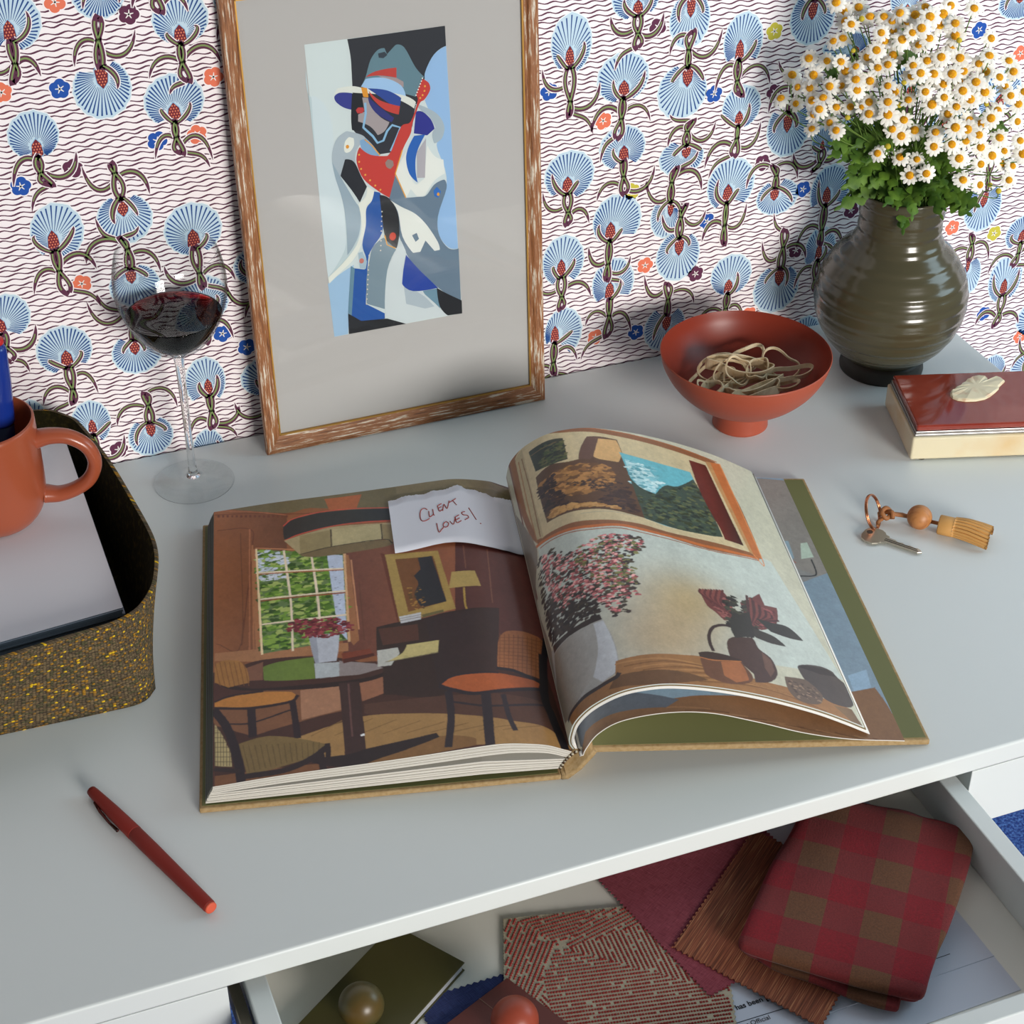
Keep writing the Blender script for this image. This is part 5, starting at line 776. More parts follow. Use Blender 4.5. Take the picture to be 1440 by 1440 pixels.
q = MB(); q.box(.009, .040, -.0016, -.0008, .0020, .0022); q.box(.009, .038, .0006, .0013, .0020, .0022); q.build('groove', mat('dark_groove', (60, 56, 50), .5, metal=.5), key)
MB().lathe([(.0001, .0), (.0026, 0), (.0026, .0003), (.0001, .0003)], 20, ctr=(-.0062, .003, .0020), cap=False).build('hole_shade_disc', mat('painted_hole_shade', (70, 62, 54), .6), key)  # solid bow: a dark disc paints in the shade of its hole
# ------------------------------------------------------------------ red pen
a0 = Vector((.0520, .9768, 0)); a1 = Vector((.1049, .8409, 0)); L_ = (a1 - a0).length + .004
pen = thing('felt_pen', 'slim brick red capped pen lying on the desk left of the book', 'pen', (a0.x, a0.y, 0), math.atan2((a1 - a0).y, (a1 - a0).x))
m_pr = mat('red_plastic', (130, 38, 29), .5, spec=.3); R0 = .0056
def xlr(prof, seg=32, z0=R0):
    mb = MB(); v = []; f = []
    for r_, x in prof:
        for k in range(seg): a_ = 2 * PI * k / seg; v.append((x, r_ * math.cos(a_), z0 + r_ * math.sin(a_)))
    for i in range(len(prof) - 1):
        for k in range(seg): f.append((i * seg + k, (i + 1) * seg + k, (i + 1) * seg + (k + 1) % seg, i * seg + (k + 1) % seg))
    f += [tuple(range(seg)), tuple(range((len(prof) - 1) * seg, len(prof) * seg))[::-1]]
    return mb.add(v, f)
xlr([(.0025, 0), (.0036, .0008), (.0040, .004), (.0051, .030), (.0056, .0575), (.0054, .0582)]).build('pen_cap', m_pr, pen, True)
xlr([(.0053, .0582), (.0055, .0590), (.0055, .080), (.0050, .118), (.0046, L_ - .0015), (.0044, L_ - .0005)]).build('pen_barrel', m_pr, pen, True)
xlr([(.0040, L_ - .0005), (.0043, L_), (.0042, L_ + .0012), (.0034, L_ + .0015)]).build('end_plug', mat('orange_red_plastic', (206, 86, 58), .5), pen, True)
q = MB(); q.tube([(.012, -.0042, .0050), (.022, -.0062, .0045), (.036, -.0072, .0042), (.046, -.0068, .0040)], [.0012, .0012, .0010, .0014], 8); q.build('pocket_clip', mat('dark_metal_clip', (70, 30, 24), .2, metal=.8), pen, True)
# ------------------------------------------------------------------ fabric tray
def resample(pts, n):
    P = np.array(pts + [pts[0]], float); d = np.r_[0, np.cumsum(np.hypot(*np.diff(P, axis=0).T))]; s = np.linspace(0, d[-1], n, endpoint=False); return np.c_[np.interp(s, d, P[:, 0]), np.interp(s, d, P[:, 1])]
bot = spline([(0, 1.065), (.078, 1.0625), (.1050, 1.0635), (.1165, 1.0740), (.1195, 1.090), (.122, 1.20), (.118, 1.340), (.105, 1.374), (.06, 1.381), (-.08, 1.381), (-.148, 1.375), (-.155, 1.34), (-.157, 1.20), (-.155, 1.095), (-.145, 1.068), (-.08, 1.066)], 8, True)
top = spline([(.005, 1.050), (.080, 1.060), (.1060, 1.068), (.1225, 1.082), (.1360, 1.108), (.1440, 1.155), (.138, 1.234), (.1235, 1.332), (.110, 1.369), (.072, 1.386), (-.08, 1.388), (-.152, 1.380), (-.162, 1.34), (-.168, 1.20), (-.160, 1.095), (-.148, 1.064), (-.08, 1.050)], 8, True)
NB = 220; bt, tp = resample([tuple(p) for p in bot], NB), resample([tuple(p) for p in top], NB)
tray = thing('fabric_tray', 'olive and yellow flecked tweed desk tray holding paper and the terracotta mug', 'tray', (0, 1.22, 0))
cen = np.array([0, 1.22]); v = []; fcs = []; rows = []
H_ = .081
for k in range(13):
    t = k / 12; e = t ** 1.2
    rows.append((bt + (tp - bt) * e, .0006 + H_ * t, 0))
for (off, zz) in ((.001, H_ + .0012), (.003, H_ + .0012), (.0042, H_)):
    rows.append((tp, zz, off))
for k in range(11, 0, -1):
    t = k / 12; rows.append((bt + (tp - bt) * t ** 1.2, .0006 + H_ * t, .0042))
rows.append((bt, .0035, .006))
def insetp(P, d):
    t = np.roll(P, -1, 0) - np.roll(P, 1, 0); t /= np.hypot(*t.T)[:, None]; return np.c_[P[:, 0] - t[:, 1] * d, P[:, 1] + t[:, 0] * d]
for P, zz, off in rows:
    Q = insetp(P, off) - cen
    wav = .0012 * np.sin(np.arange(NB) * .23) * (zz / H_)
    for i in range(NB): v.append((Q[i, 0], Q[i, 1], zz + wav[i]))
nr = len(rows)
for r_ in range(nr - 1):
    for i in range(NB): fcs.append((r_ * NB + i, r_ * NB + (i + 1) % NB, (r_ + 1) * NB + (i + 1) % NB, (r_ + 1) * NB + i))
k0 = 15
fo = [f for f in fcs if max(f) < (k0) * NB]; fi = [f for f in fcs if max(f) >= (k0) * NB]
fo.append(tuple(range(NB))[::-1]); fi.append(tuple(range((nr - 1) * NB, nr * NB)))
m_tweed = mat('tweed_weave', (96, 82, 52), .9)
N, L, B = nodes(m_tweed); tc = [n for n in N if n.type == 'TEX_COORD'][0]
geo = N.new('ShaderNodeNewGeometry')
sep = N.new('ShaderNodeSeparateXYZ'); L.new(tc.outputs['Object'], sep.inputs[0])
ad = N.new('ShaderNodeMath'); ad.operation = 'ADD'; L.new(sep.outputs[0], ad.inputs[0]); L.new(sep.outputs[1], ad.inputs[1])
cb = N.new('ShaderNodeCombineXYZ'); L.new(ad.outputs[0], cb.inputs[0]); L.new(sep.outputs[2], cb.inputs[1])
mp = N.new('ShaderNodeMapping'); mp.inputs['Scale'].default_value = (380, 620, 1); L.new(cb.outputs[0], mp.inputs[0])
vo = N.new('ShaderNodeTexVoronoi'); vo.voronoi_dimensions = '2D'; vo.inputs['Scale'].default_value = 1; vo.inputs['Randomness'].default_value = .55; L.new(mp.outputs[0], vo.inputs['Vector'])
wn = N.new('ShaderNodeSeparateColor'); L.new(vo.outputs['Color'], wn.inputs[0])
cr = N.new('ShaderNodeValToRGB'); cr.color_ramp.interpolation = 'CONSTANT'; e = cr.color_ramp.elements
e[0].position = 0; e[0].color = (*lin((92, 76, 54)), 1); e[1].position = .35; e[1].color = (*lin((112, 94, 66)), 1)
for p, c in ((.60, (82, 76, 48)), (.80, (134, 100, 44)), (.91, (170, 122, 26)), (.972, (230, 186, 24))):
    q = cr.color_ramp.elements.new(p); q.color = (*lin(c), 1)
L.new(wn.outputs[0], cr.inputs[0])
dk = N.new('ShaderNodeMapRange'); dk.inputs[1].default_value = .30; dk.inputs[2].default_value = .62; dk.inputs[3].default_value = 1; dk.inputs[4].default_value = .30; L.new(vo.outputs['Distance'], dk.inputs[0])
mu = N.new('ShaderNodeMix'); mu.data_type = 'RGBA'; mu.blend_type = 'MULTIPLY'; mu.inputs[0].default_value = 1; L.new(cr.outputs[0], mu.inputs[6]); L.new(dk.outputs[0], mu.inputs[7]); L.new(mu.outputs[2], B.inputs['Base Color'])
bu = N.new('ShaderNodeBump'); bu.invert = True; bu.inputs['Strength'].default_value = .9; bu.inputs['Distance'].default_value = .001; L.new(vo.outputs['Distance'], bu.inputs['Height']); L.new(bu.outputs[0], B.inputs['Normal'])
obj('tray_wall', v, fo, m_tweed, tray, True)
obj('tray_lining', v, fi, mat('dark_olive_lining', (30, 27, 12), .95, spec=.1, bump=(600, .6, .001), var=(180, (56, 50, 18), .5, .75)), tray, True)
# paper stack in the tray
m_pap = mat('white_paper', (226, 226, 230), .75)
pc = [(.1062, 1.1010), (.1040, 1.380), (-.110, 1.375), (-.1075, 1.0800)]
stk = MB(); rs = random.Random(6)
ps = thing('paper_stack', 'stack of white printer paper inside the tweed tray under the mug', 'paper', (0, 0, 0))
for k in range(26):
    z0 = .0048 + k * .0023; j = lambda: rs.uniform(-.0012, .0012)
    c_ = [(x + j() - (.004 if k < 23 else 0) * (x > 0), y + j() + (.003 if k < 23 else 0) * (y < 1.2) - (.014 if k < 23 else 0) * (y > 1.3)) for x, y in pc]
    stk.prism(c_, z0, z0 + .0019 if k < 25 else z0 + .0021)
stk.build('sheets', mat('sheet_edges', (170, 176, 188), .7), ps)
MB().prism(pc, .0648, .0652).build('top_sheet', m_pap, ps)
ZP = .0653
# mug
mgx, mgy = .0345, 1.2520
def vr(d): return (math.cos(yaw) * d, -math.sin(yaw) * d)
mug = thing('mug', 'terracotta glazed mug holding a blue marker, standing on the paper in the tray', 'mug', (mgx, mgy, ZP), math.atan2(-math.sin(yaw), math.cos(yaw)) + .12)
m_mug = mat('terracotta_glaze', (160, 80, 52), .28, coat=.2)
mo = spline([(.024, .0004), (.0300, .003), (.0370, .012), (.0408, .024), (.0420, .040), (.0421, .070), (.0417, .0935)], 8)
mi = spline([(.0405, .0945), (.0395, .0925), (.0395, .070), (.0390, .035), (.034, .012), (.02, .006), (.0004, .005)], 8)
MB().lathe([(.0004, 0.0002), (.022, 0)] + mo + mi, 96, cap=False).build('mug_body', m_mug, mug, True)
hp = spline([(.0400, 0, .0745), (.052, 0, .0765), (.066, 0, .0745), (.0785, 0, .0650), (.0830, 0, .0500), (.0775, 0, .0350), (.066, 0, .0260), (.052, 0, .0215), (.0400, 0, .0225)], 8)
nh = len(hp)
rad = [.0064 + .0022 * (abs(i - nh / 2) / (nh / 2)) ** 4 for i in range(nh)]
MB().tube([tuple(p) for p in hp], rad, 20, flat=(1.1, .88)).build('handle', m_mug, mug, True)
# marker in the mug
mk = thing('marker', 'thick dark blue marker standing upright in the terracotta mug', 'marker', (mgx + .007, mgy + .004, ZP + .009), 0)
mk.rotation_euler = (math.radians(-5), math.radians(6), 0)
m_blue = mat('blue_plastic', (22, 48, 130), .22, coat=.3)
MB().lathe([(.006, 0), (.0115, .003), (.0118, .075)], 32).build('marker_barrel', mat('dark_blue_plastic', (14, 26, 70), .3), mk, True)
MB().lathe([(.0121, .075), (.0124, .077), (.0118, .110), (.0100, .138), (.0080, .1425)], 32).build('marker_cap', m_blue, mk, True)
MB().lathe([(.0078, .1425), (.0083, .1435), (.0080, .1465), (.006, .1472)], 32).build('cap_ring', mat('signal_red_plastic', (190, 30, 30), .35), mk, True)
# ------------------------------------------------------------------ daisies
m_pet = mat('daisy_petal', (244, 242, 232), .7, sss=.0); m_yel = mat('daisy_centre', (226, 150, 8), .85, bump=(1500, 1.0, .0008), var=(500, (244, 186, 30), .4, .65)); m_stem = mat('green_stem', (96, 124, 50), .7)
m_leaf = mat('feverfew_leaf', (58, 92, 22), .6, var=(70, (98, 132, 40), .4, .7))
def petals_mesh(seed, droop):
    r = random.Random(seed); mb = MB(); n = r.choice([11, 12, 13, 13])
    for i in range(n):
        a_ = 2 * PI * (i + r.uniform(-.15, .15)) / n; l0, l1 = .0026, .0087 * r.uniform(.86, 1.08); dz = droop * r.uniform(.6, 1.4); wv = .00158
        pr_ = [(l0, wv * .55, .0), (l0 + (l1 - l0) * .35, wv * .95, .0006), (l0 + (l1 - l0) * .7, wv, dz * .5), (l1 - .0007, wv * .72, dz * .9), (l1, wv * .25, dz)]
        v = []
        for (x, h, z_) in pr_:
            for s, k in ((-1, -.0002), (0, .0002), (1, -.0002)):
                X, Y = x, s * h; v.append((X * math.cos(a_) - Y * math.sin(a_), X * math.sin(a_) + Y * math.cos(a_), z_ + k))
        mb.add(v, [(q * 3 + s, q * 3 + 3 + s, q * 3 + 4 + s, q * 3 + 1 + s) for q in range(4) for s in range(2)])
    return mb
def centre_mesh():
    mb = MB(); mb.lathe([(.0006, -.0014), (.0028, -.0012), (.0034, .0), (.0033, .0009), (.0025, .0020), (.0012, .0026), (.0002, .0028)], 20)
    return mb
heads = []
for k in range(5):
    e = MB(); pm = petals_mesh(k, [-.0016, -.0006, .0004, -.0026, -.001][k])
    me = bpy.data.meshes.new('petals'); me.from_pydata(pm.v, [], pm.f); me.polygons.foreach_set('use_smooth', [True] * len(me.polygons)); me.materials.append(m_pet); heads.append(me)
cm = centre_mesh(); cme = bpy.data.meshes.new('flower_centre'); cme.from_pydata(cm.v, [], cm.f); cme.polygons.foreach_set('use_smooth', [True] * len(cme.polygons)); cme.materials.append(m_yel)
bm_ = MB(); bm_.lathe([(.0004, -.0020), (.0018, -.0014), (.0024, 0), (.0020, .0012), (.0003, .0018)], 14); bme = bpy.data.meshes.new('bud_head'); bme.from_pydata(bm_.v, [], bm_.f); bme.polygons.foreach_set('use_smooth', [True] * len(bme.polygons)); bme.materials.append(mat('bud_yellow_green', (196, 176, 50), .8))
def dzone(k):
    a_, b_, c_, bud = DAISY[k]; q = Vector((S(a_), S(b_), S(c_) - .9)); d_ = q.dot(fw); return (q.dot(rt) / d_, -q.dot(upv) / d_)
DZ = [dzone(k) for k in range(len(DAISY))]; fl_ = [k for k in range(len(DAISY)) if not DAISY[k][3]]; bu_ = [k for k in range(len(DAISY)) if DAISY[k][3]]
inview = [k for k in fl_ if DZ[k][0] < .287 and DZ[k][1] > -.287]
DL = {}
def give(k, txt):
    if k in DL: return False
    DL[k] = txt; return True
xs_ = sorted(inview, key=lambda k: DZ[k][0]); ys_ = sorted(inview, key=lambda k: DZ[k][1])
low3 = sorted(ys_[-8:], key=lambda k: DZ[k][0])
for n_, k in zip(('leftmost daisy of the whole bouquet', 'second daisy in from the left tip of the bouquet', 'third daisy in from the left tip of the bouquet', 'fourth daisy in from the left tip of the bouquet'), xs_): give(k, n_ + ' against the wallpaper')
for n_, k in zip(('lowest daisy of the bouquet, right of the vase neck', 'second lowest daisy of the bouquet', 'third lowest daisy of the bouquet', 'fourth lowest daisy of the bouquet', 'fifth lowest daisy of the bouquet'), reversed(ys_)): give(k, n_ + ' above the vase')
for n_, k in zip(('topmost daisy of the bouquet', 'second daisy down from the top of the bouquet', 'third daisy down from the top of the bouquet'), ys_): give(k, n_ + ' near the picture edge')
mx_, my_ = np.median([DZ[k][0] for k in fl_]), np.median([DZ[k][1] for k in fl_])
for k in range(len(DAISY)):
    if k in DL: continue
    bd = DAISY[k][3]
    lo_, hi_ = DZ[xs_[0]][0], DZ[xs_[-1]][0]; tp_, bt3 = DZ[ys_[0]][1], DZ[ys_[-1]][1]
    fx_ = (DZ[k][0] - lo_) / (hi_ - lo_); fy_ = (DZ[k][1] - tp_) / (bt3 - tp_)
    HN = ('left', 'middle', 'right') if bd else ('far left', 'left', 'centre', 'right', 'far right'); VN = ('upper', 'middle', 'lower') if bd else ('top', 'upper', 'middle', 'lower', 'bottom')
    h_ = HN[min(len(HN) - 1, max(0, int(fx_ * len(HN))))]; v_ = VN[min(len(VN) - 1, max(0, int(fy_ * len(VN))))]
    DL[k] = (bd, v_, h_)
cells = {}
for k, q in DL.items():
    if isinstance(q, tuple): cells.setdefault(q, []).append(k)
ORD = ('first', 'second', 'third', 'fourth', 'fifth', 'sixth', 'seventh', 'eighth', 'ninth', 'tenth', 'eleventh', 'twelfth', 'thirteenth', 'fourteenth', 'fifteenth', 'sixteenth')
for (bd, v_, h_), ks in cells.items():
    ks.sort(key=lambda k: DZ[k][0]); w_ = 'small yellow green bud' if bd else 'white daisy'
    for i_, k in enumerate(ks):
        DL[k] = f'only {w_} in the {v_} {h_} of the bouquet' if len(ks) == 1 else f'{w_}, {ORD[min(i_, 15)]} from the left in the {v_} {h_} of the bouquet'
rd = random.Random(21); campos = Vector((0, 0, .9)); bc = Vector((vx, vy, .20))
for k, (a_, b_, c_, bud) in enumerate(DAISY):
    p = Vector((S(a_), S(b_), S(c_)))
    t = thing('bud_stem' if bud else 'daisy', DL[k], 'bud' if bud else 'flower', p, 0,
              'unopened buds in the olive vase' if bud else 'daisies in the olive vase')
    d = ((campos - p).normalized() * rd.uniform(.7, 1.2) + (p - bc).normalized() * rd.uniform(.2, .9) + Vector((rd.uniform(-.4, .4), rd.uniform(-.4, .4), rd.uniform(-.25, .45)))).normalized()
    rot = d.to_track_quat('Z', 'Y').to_matrix()
    rq = rot.to_4x4() @ Matrix.Rotation(rd.uniform(0, 6.28), 4, 'Z')
    sc = rd.uniform(.88, 1.16)
    for nm, me in ((('bud_head', bme),) if bud else (('petals', heads[k % 5]), ('flower_centre', cme))):
        o = bpy.data.objects.new(nm, me); col.objects.link(o); o.parent = t; o.matrix_local = rq @ Matrix.Scale(sc, 4)
    # stem in local coordinates of the flower
    ang = rd.uniform(0, 6.28); rr_ = rd.uniform(.004, .028)
    m0 = Vector((vx + rr_ * math.cos(ang), vy + rr_ * math.sin(ang), .186)) - p; bt_ = m0 + Vector((-(rr_ * .3) * math.cos(ang), -(rr_ * .3) * math.sin(ang), -.05 + rd.uniform(0, .02)))
    back = -d * .0015
    pth = spline([tuple(back), tuple(back - d * .010 + Vector((0, 0, -.006))), tuple(m0 * .55 + Vector((0, 0, .006))), tuple(m0), tuple(bt_)], 5)
    MB().tube([tuple(q) for q in pth], .00055, 5).build('stem', m_stem, t, True)
# feathery leaves grouped on sprigs
def leaf(mb, base, tip, nrm, wd=.011, seed=0):
    r = random.Random(seed); base, tip = Vector(base), Vector(tip); ax = tip - base; ln = ax.length; ax.normalize()
    s = ax.cross(nrm).normalized(); nrm = s.cross(ax).normalized()
    out_l, out_r = [], []
    K = 18
    for i in range(K + 1):
        t = i / K; env = math.sin(PI * min(1, .12 + t * .9)) ** .7 * (1 - .35 * t); lobe = .34 + .66 * abs(math.sin(PI * t * 3.6)) ** .9
        h = wd * env * lobe if 0 < t < 1 else wd * .05
        cen_ = base + ax * ln * t - nrm * (.18 * ln * t * t); fwd = ax * (.18 * h)
        out_l.append(cen_ + s * h + fwd - nrm * h * .15); out_r.append(cen_ - s * h + fwd - nrm * h * .15)
    mid = [base + ax * ln * i / K - nrm * (.18 * ln * (i / K) ** 2) + nrm * .0006 for i in range(K + 1)]
    v = out_l + mid + out_r; n = K + 1
    f = [(i, n + i, n + i + 1, i + 1) for i in range(K)] + [(n + i, 2 * n + i, 2 * n + i + 1, n + i + 1) for i in range(K)]
    mb.add(v, f)
rl = random.Random(33); seen_ = set(); groups = {}
for k, (a_, b_, c_) in enumerate(LEAF):
    p = Vector((S(a_), S(b_), S(c_))); key_ = (int(math.floor(math.atan2(p.y - vy, p.x - vx) / (2 * PI) * 9)), c_ > 2600); groups.setdefault(key_, []).append(p)
for gk, tips in groups.items():
    cpt = sum(tips, Vector()) / len(tips); a_ = math.atan2(cpt.y - vy, cpt.x - vx)
    root = Vector((vx + .026 * math.cos(a_), vy + .026 * math.sin(a_), .17))
    cv_ = Vector((cpt.x, cpt.y, cpt.z - .9)); sx_ = round(720 + 2509 * cv_.dot(rt) / cv_.dot(fw)); side_ = ('far left', 'left', 'left front', 'middle front', 'right front', 'right', 'far right')[sum(sx_ > q for q in (1190, 1215, 1245, 1285, 1320, 1360))]
    lb_ = f'green lobed leaf sprig at the {side_} of the vase mouth' if not gk[1] else f'green leaf sprig up among the daisies at the {side_} of the bouquet'
    if lb_ in seen_: lb_ = lb_.replace('green leaf', 'second leaf').replace('green lobed leaf', 'second lobed leaf')
    seen_.add(lb_)
    t = thing('leafy_sprig', lb_, 'leaves', root, 0, 'leaf sprigs at the vase mouth' if not gk[1] else 'leaf sprigs among the daisies')
    sm = MB(); sm.tube([(0, 0, -.03), (0, 0, .02), tuple((cpt - root) * .5 + Vector((0, 0, .012)))], .0009, 6)
    sm.build('stem', m_stem, t, True)
    for j, p in enumerate(tips):
        q = p - root; q = Vector(q)
        st = Vector((.030 * math.cos(a_), .030 * math.sin(a_), .030)) if q.z < .06 else q * .6
        stt = q + (Vector((vx, vy, max(.20, p.z + .012))) - p).normalized() * rl.uniform(.026, .036)
        for u in range(2):
            jit = Vector((rl.uniform(-.012, .012), rl.uniform(-.008, .008), rl.uniform(-.012, .012))) * u
            mb = MB(); leaf(mb, stt, q + jit, ((campos - p).normalized() + Vector((rl.uniform(-.5, .5), rl.uniform(-.3, .3), rl.uniform(0, .6)))).normalized(), rl.uniform(.0075, .0115), j + u)
            mb.build('leaf', m_leaf, t, True)
# ------------------------------------------------------------------ drawer contents
ZF = -.068
def pinked(p0, p1, step=.0046, amp=.0017):
    p0, p1 = np.array(p0, float), np.array(p1, float); d = p1 - p0; l = np.hypot(*d); n = max(2, int(l / step)); nn = np.array([-d[1], d[0]]) / l; o = []
    for i in range(n): o += [tuple(p0 + d * i / n), tuple(p0 + d * (i + .5) / n + nn * amp)]
    return o
def quad_pts(c, u, v_, lu, lv):
    c, u, v_ = (np.array(x, float) for x in (c, u, v_)); return [c, c + u * lu, c + u * lu + v_ * lv, c + v_ * lv]
def unit(a, b): d = np.array(b, float) - np.array(a, float); return d / np.hypot(*d)
def s2(L): return [(S(a_), S(b_)) for a_, b_ in L]
def fabric(name, pts, z0, z1, m, label, cat, group=None, zf=None):
    cx, cy = np.mean(np.array(pts), axis=0); mb = MB(); mb.prism([(p[0] - cx, p[1] - cy) for p in pts], 0, z1 - z0)
    o = mb.build(name, m, None, False, (cx, cy, z0)); tag(o, label, cat, group); return o
# document sheet
sh = s2(SHEET); e_v = unit(sh[0], sh[1]); e_u = np.array([-e_v[1], e_v[0]])
doc = thing('document', 'white printed document lying flat in the drawer under the fabric swatches', 'paper', (sh[0][0], sh[0][1], ZF), math.atan2(e_v[1], e_v[0]) - PI / 2)
MB().box(-.216, 0, 0, .2794, .0002, .0006).build('sheet', mat('document_paper', (206, 210, 222), .8), doc)
q = MB(); q.tube([(-.216, .032, .0006), (-.10, .0325, .0009), (0, .032, .0006)], .0005, 6); q.build('crease', mat('document_paper'), doc)
inkm = mat('black_ink', (38, 38, 44), .7)
def text(body, size, loc, rz, parent, m, bold=0.0):
    cu = bpy.data.curves.new('printed_text', 'FONT'); cu.body = body; cu.size = size; cu.extrude = .00003; cu.offset = bold
    o = bpy.data.objects.new('printed_text', cu); col.objects.link(o)
    bpy.context.view_layer.update()
    me = bpy.data.meshes.new_from_object(o.evaluated_get(bpy.context.evaluated_depsgraph_get())); me.name = 'printed_text'
    bpy.data.objects.remove(o); me.materials.clear(); me.materials.append(m)
    o2 = bpy.data.objects.new('printed_text', me); col.objects.link(o2); o2.parent = parent; o2.location = loc; o2.rotation_euler = (0, 0, rz); return o2
# swatches
def swmat(name, base, c2, kind, ang):
    m = mat(name, base, .9, sheen=.1); N, L, B = nodes(m); tc = [n for n in N if n.type == 'TEX_COORD'][0]
    mp = N.new('ShaderNodeMapping'); mp.inputs['Rotation'].default_value = (0, 0, -ang); L.new(tc.outputs['Object'], mp.inputs[0])
    if kind == 'slub':
        s1 = N.new('ShaderNodeMapping'); s1.inputs['Scale'].default_value = (26, 1300, 1); L.new(mp.outputs[0], s1.inputs[0])
        n = N.new('ShaderNodeTexNoise'); n.inputs['Scale'].default_value = 1; n.inputs['Detail'].default_value = 3; L.new(s1.outputs[0], n.inputs['Vector'])
        cr = N.new('ShaderNodeValToRGB'); e = cr.color_ramp.elements; e[0].position = .32; e[0].color = (*lin((92, 48, 28)), 1); e[1].position = .5; e[1].color = (*lin(base), 1)
        for p, c in ((.60, c2), (.68, (196, 140, 96)), (.72, base)): q = cr.color_ramp.elements.new(p); q.color = (*lin(c), 1)
        L.new(n.outputs[0], cr.inputs[0]); L.new(cr.outputs[0], B.inputs['Base Color']); h = n.outputs[0]
    elif kind == 'linen':
        sc_a = N.new('ShaderNodeMapping'); sc_a.inputs['Scale'].default_value = (1700, 120, 1); L.new(mp.outputs[0], sc_a.inputs[0]); a_ = N.new('ShaderNodeTexNoise'); a_.inputs['Scale'].default_value = 1; L.new(sc_a.outputs[0], a_.inputs['Vector'])
        sc_b = N.new('ShaderNodeMapping'); sc_b.inputs['Scale'].default_value = (120, 1700, 1); L.new(mp.outputs[0], sc_b.inputs[0]); b_ = N.new('ShaderNodeTexNoise'); b_.inputs['Scale'].default_value = 1; L.new(sc_b.outputs[0], b_.inputs['Vector'])
        ml = N.new('ShaderNodeMath'); ml.operation = 'ADD'; L.new(a_.outputs['Fac'], ml.inputs[0]); L.new(b_.outputs['Fac'], ml.inputs[1]); mr = N.new('ShaderNodeMapRange'); mr.inputs[1].default_value = .72; mr.inputs[2].default_value = 1.3; L.new(ml.outputs[0], mr.inputs[0])
        x = N.new('ShaderNodeMix'); x.data_type = 'RGBA'; L.new(mr.outputs[0], x.inputs[0]); x.inputs[6].default_value = (*lin(base), 1); x.inputs[7].default_value = (*lin(c2), 1); L.new(x.outputs[2], B.inputs['Base Color']); h = ml.outputs[0]
    bu = N.new('ShaderNodeBump'); bu.inputs['Strength'].default_value = .6; bu.inputs['Distance'].default_value = .0005; L.new(h, bu.inputs['Height']); L.new(bu.outputs[0], B.inputs['Normal'])
    return m
# navy
nv = s2(NAVY); u = unit(nv[0], nv[1]); vv = np.array([u[1], -u[0]]); Q = quad_pts(nv[0] - u * .02, u, vv, .10, .085)
pts = pinked(Q[0], Q[1]) + pinked(Q[1], Q[2]) + pinked(Q[2], Q[3]) + pinked(Q[3], Q[0])
fabric('fabric_swatch', pts, ZF + .0003, ZF + .0012, swmat('navy_linen', (24, 34, 80), (50, 62, 116), 'linen', .3), 'navy blue pinked fabric swatch between the notebook and the burgundy leather sample', 'fabric swatch')
# herringbone
zg = s2(ZIG); u = unit(zg[0], zg[1]); vv = unit(zg[0], zg[4]); Q = [np.array(zg[0]), np.array(zg[0]) + u * .152, None, np.array(zg[0]) + vv * .125]
Q[2] = np.array(zg[3]) + (np.array(zg[3]) - np.array(zg[2])) * .8; br = np.array(zg[2])
e1 = Q[1]
pts = pinked(Q[0], Q[3], .003, .0006) + pinked(Q[3], Q[2], .0042, .0012) + pinked(Q[2], br, .0042, .0014) + pinked(br, e1, .0042, .0012) + pinked(e1, Q[0], .003, .0008)
zc = np.mean(np.array(pts), axis=0)
m_zz = mat('red_cream_weave_ground', (184, 172, 148), .9, bump=(900, .4, .0004))
zo = thing('fabric_swatch', 'cream swatch woven with raised brick red zigzag lines in the middle of the drawer', 'fabric swatch', (zc[0], zc[1], ZF + .0013))
MB().prism([(p[0] - zc[0], p[1] - zc[1]) for p in pts], 0, .0010).build('ground_weave', m_zz, zo)
# raised red yarn knots laid in rows whose direction changes by triangular fields
from mathutils.geometry import intersect_point_tri_2d
def inside(p, poly):
    c = False; n = len(poly); j = n - 1
    for i in range(n):
        if ((poly[i][1] > p[1]) != (poly[j][1] > p[1])) and (p[0] < (poly[j][0] - poly[i][0]) * (p[1] - poly[i][1]) / (poly[j][1] - poly[i][1]) + poly[i][0]): c = not c
        j = i
    return c
poly_in = [(zc[0] + (p[0] - zc[0]) * .985, zc[1] + (p[1] - zc[1]) * .985) for p in pts]
O0 = np.array(zg[0]); au = math.atan2(u[1], u[0]); yarn = MB(); rz_ = random.Random(17)
fields = [  # corner triangles/quads in (along u, down v) metres and the angle of the rows
 ([(-.01, -.01), (.018, .008), (.034, .030), (-.01, .110)], 64), ([(.0, -.01), (.075, -.01), (.042, .026), (.034, .030)], 12), ([(.018, .0), (.052, .004), (.052, .022), (.030, .026)], 8),
 ([(.060, -.02), (.20, -.02), (.12, .012), (.040, .034)], 24), ([(.040, .034), (.098, .004), (.150, .090), (.110, .070)], -80), ([(.030, .032), (.044, .032), (.112, .068), (.150, .095), (.150, .20), (.022, .115), (.020, .060)], 2),
 ([(-.01, .060), (.034, .028), (.024, .060), (-.01, .115)], 55), ([(-.01, .20), (.010, .060), (.024, .060), (.030, .2)], -62), ([(.10, .0), (.2, -.02), (.2, .1), (.14, .08)], -78)]
vdir = np.array([u[1], -u[0]])
used_ = set()
STEP, ROW = .00205, .0032
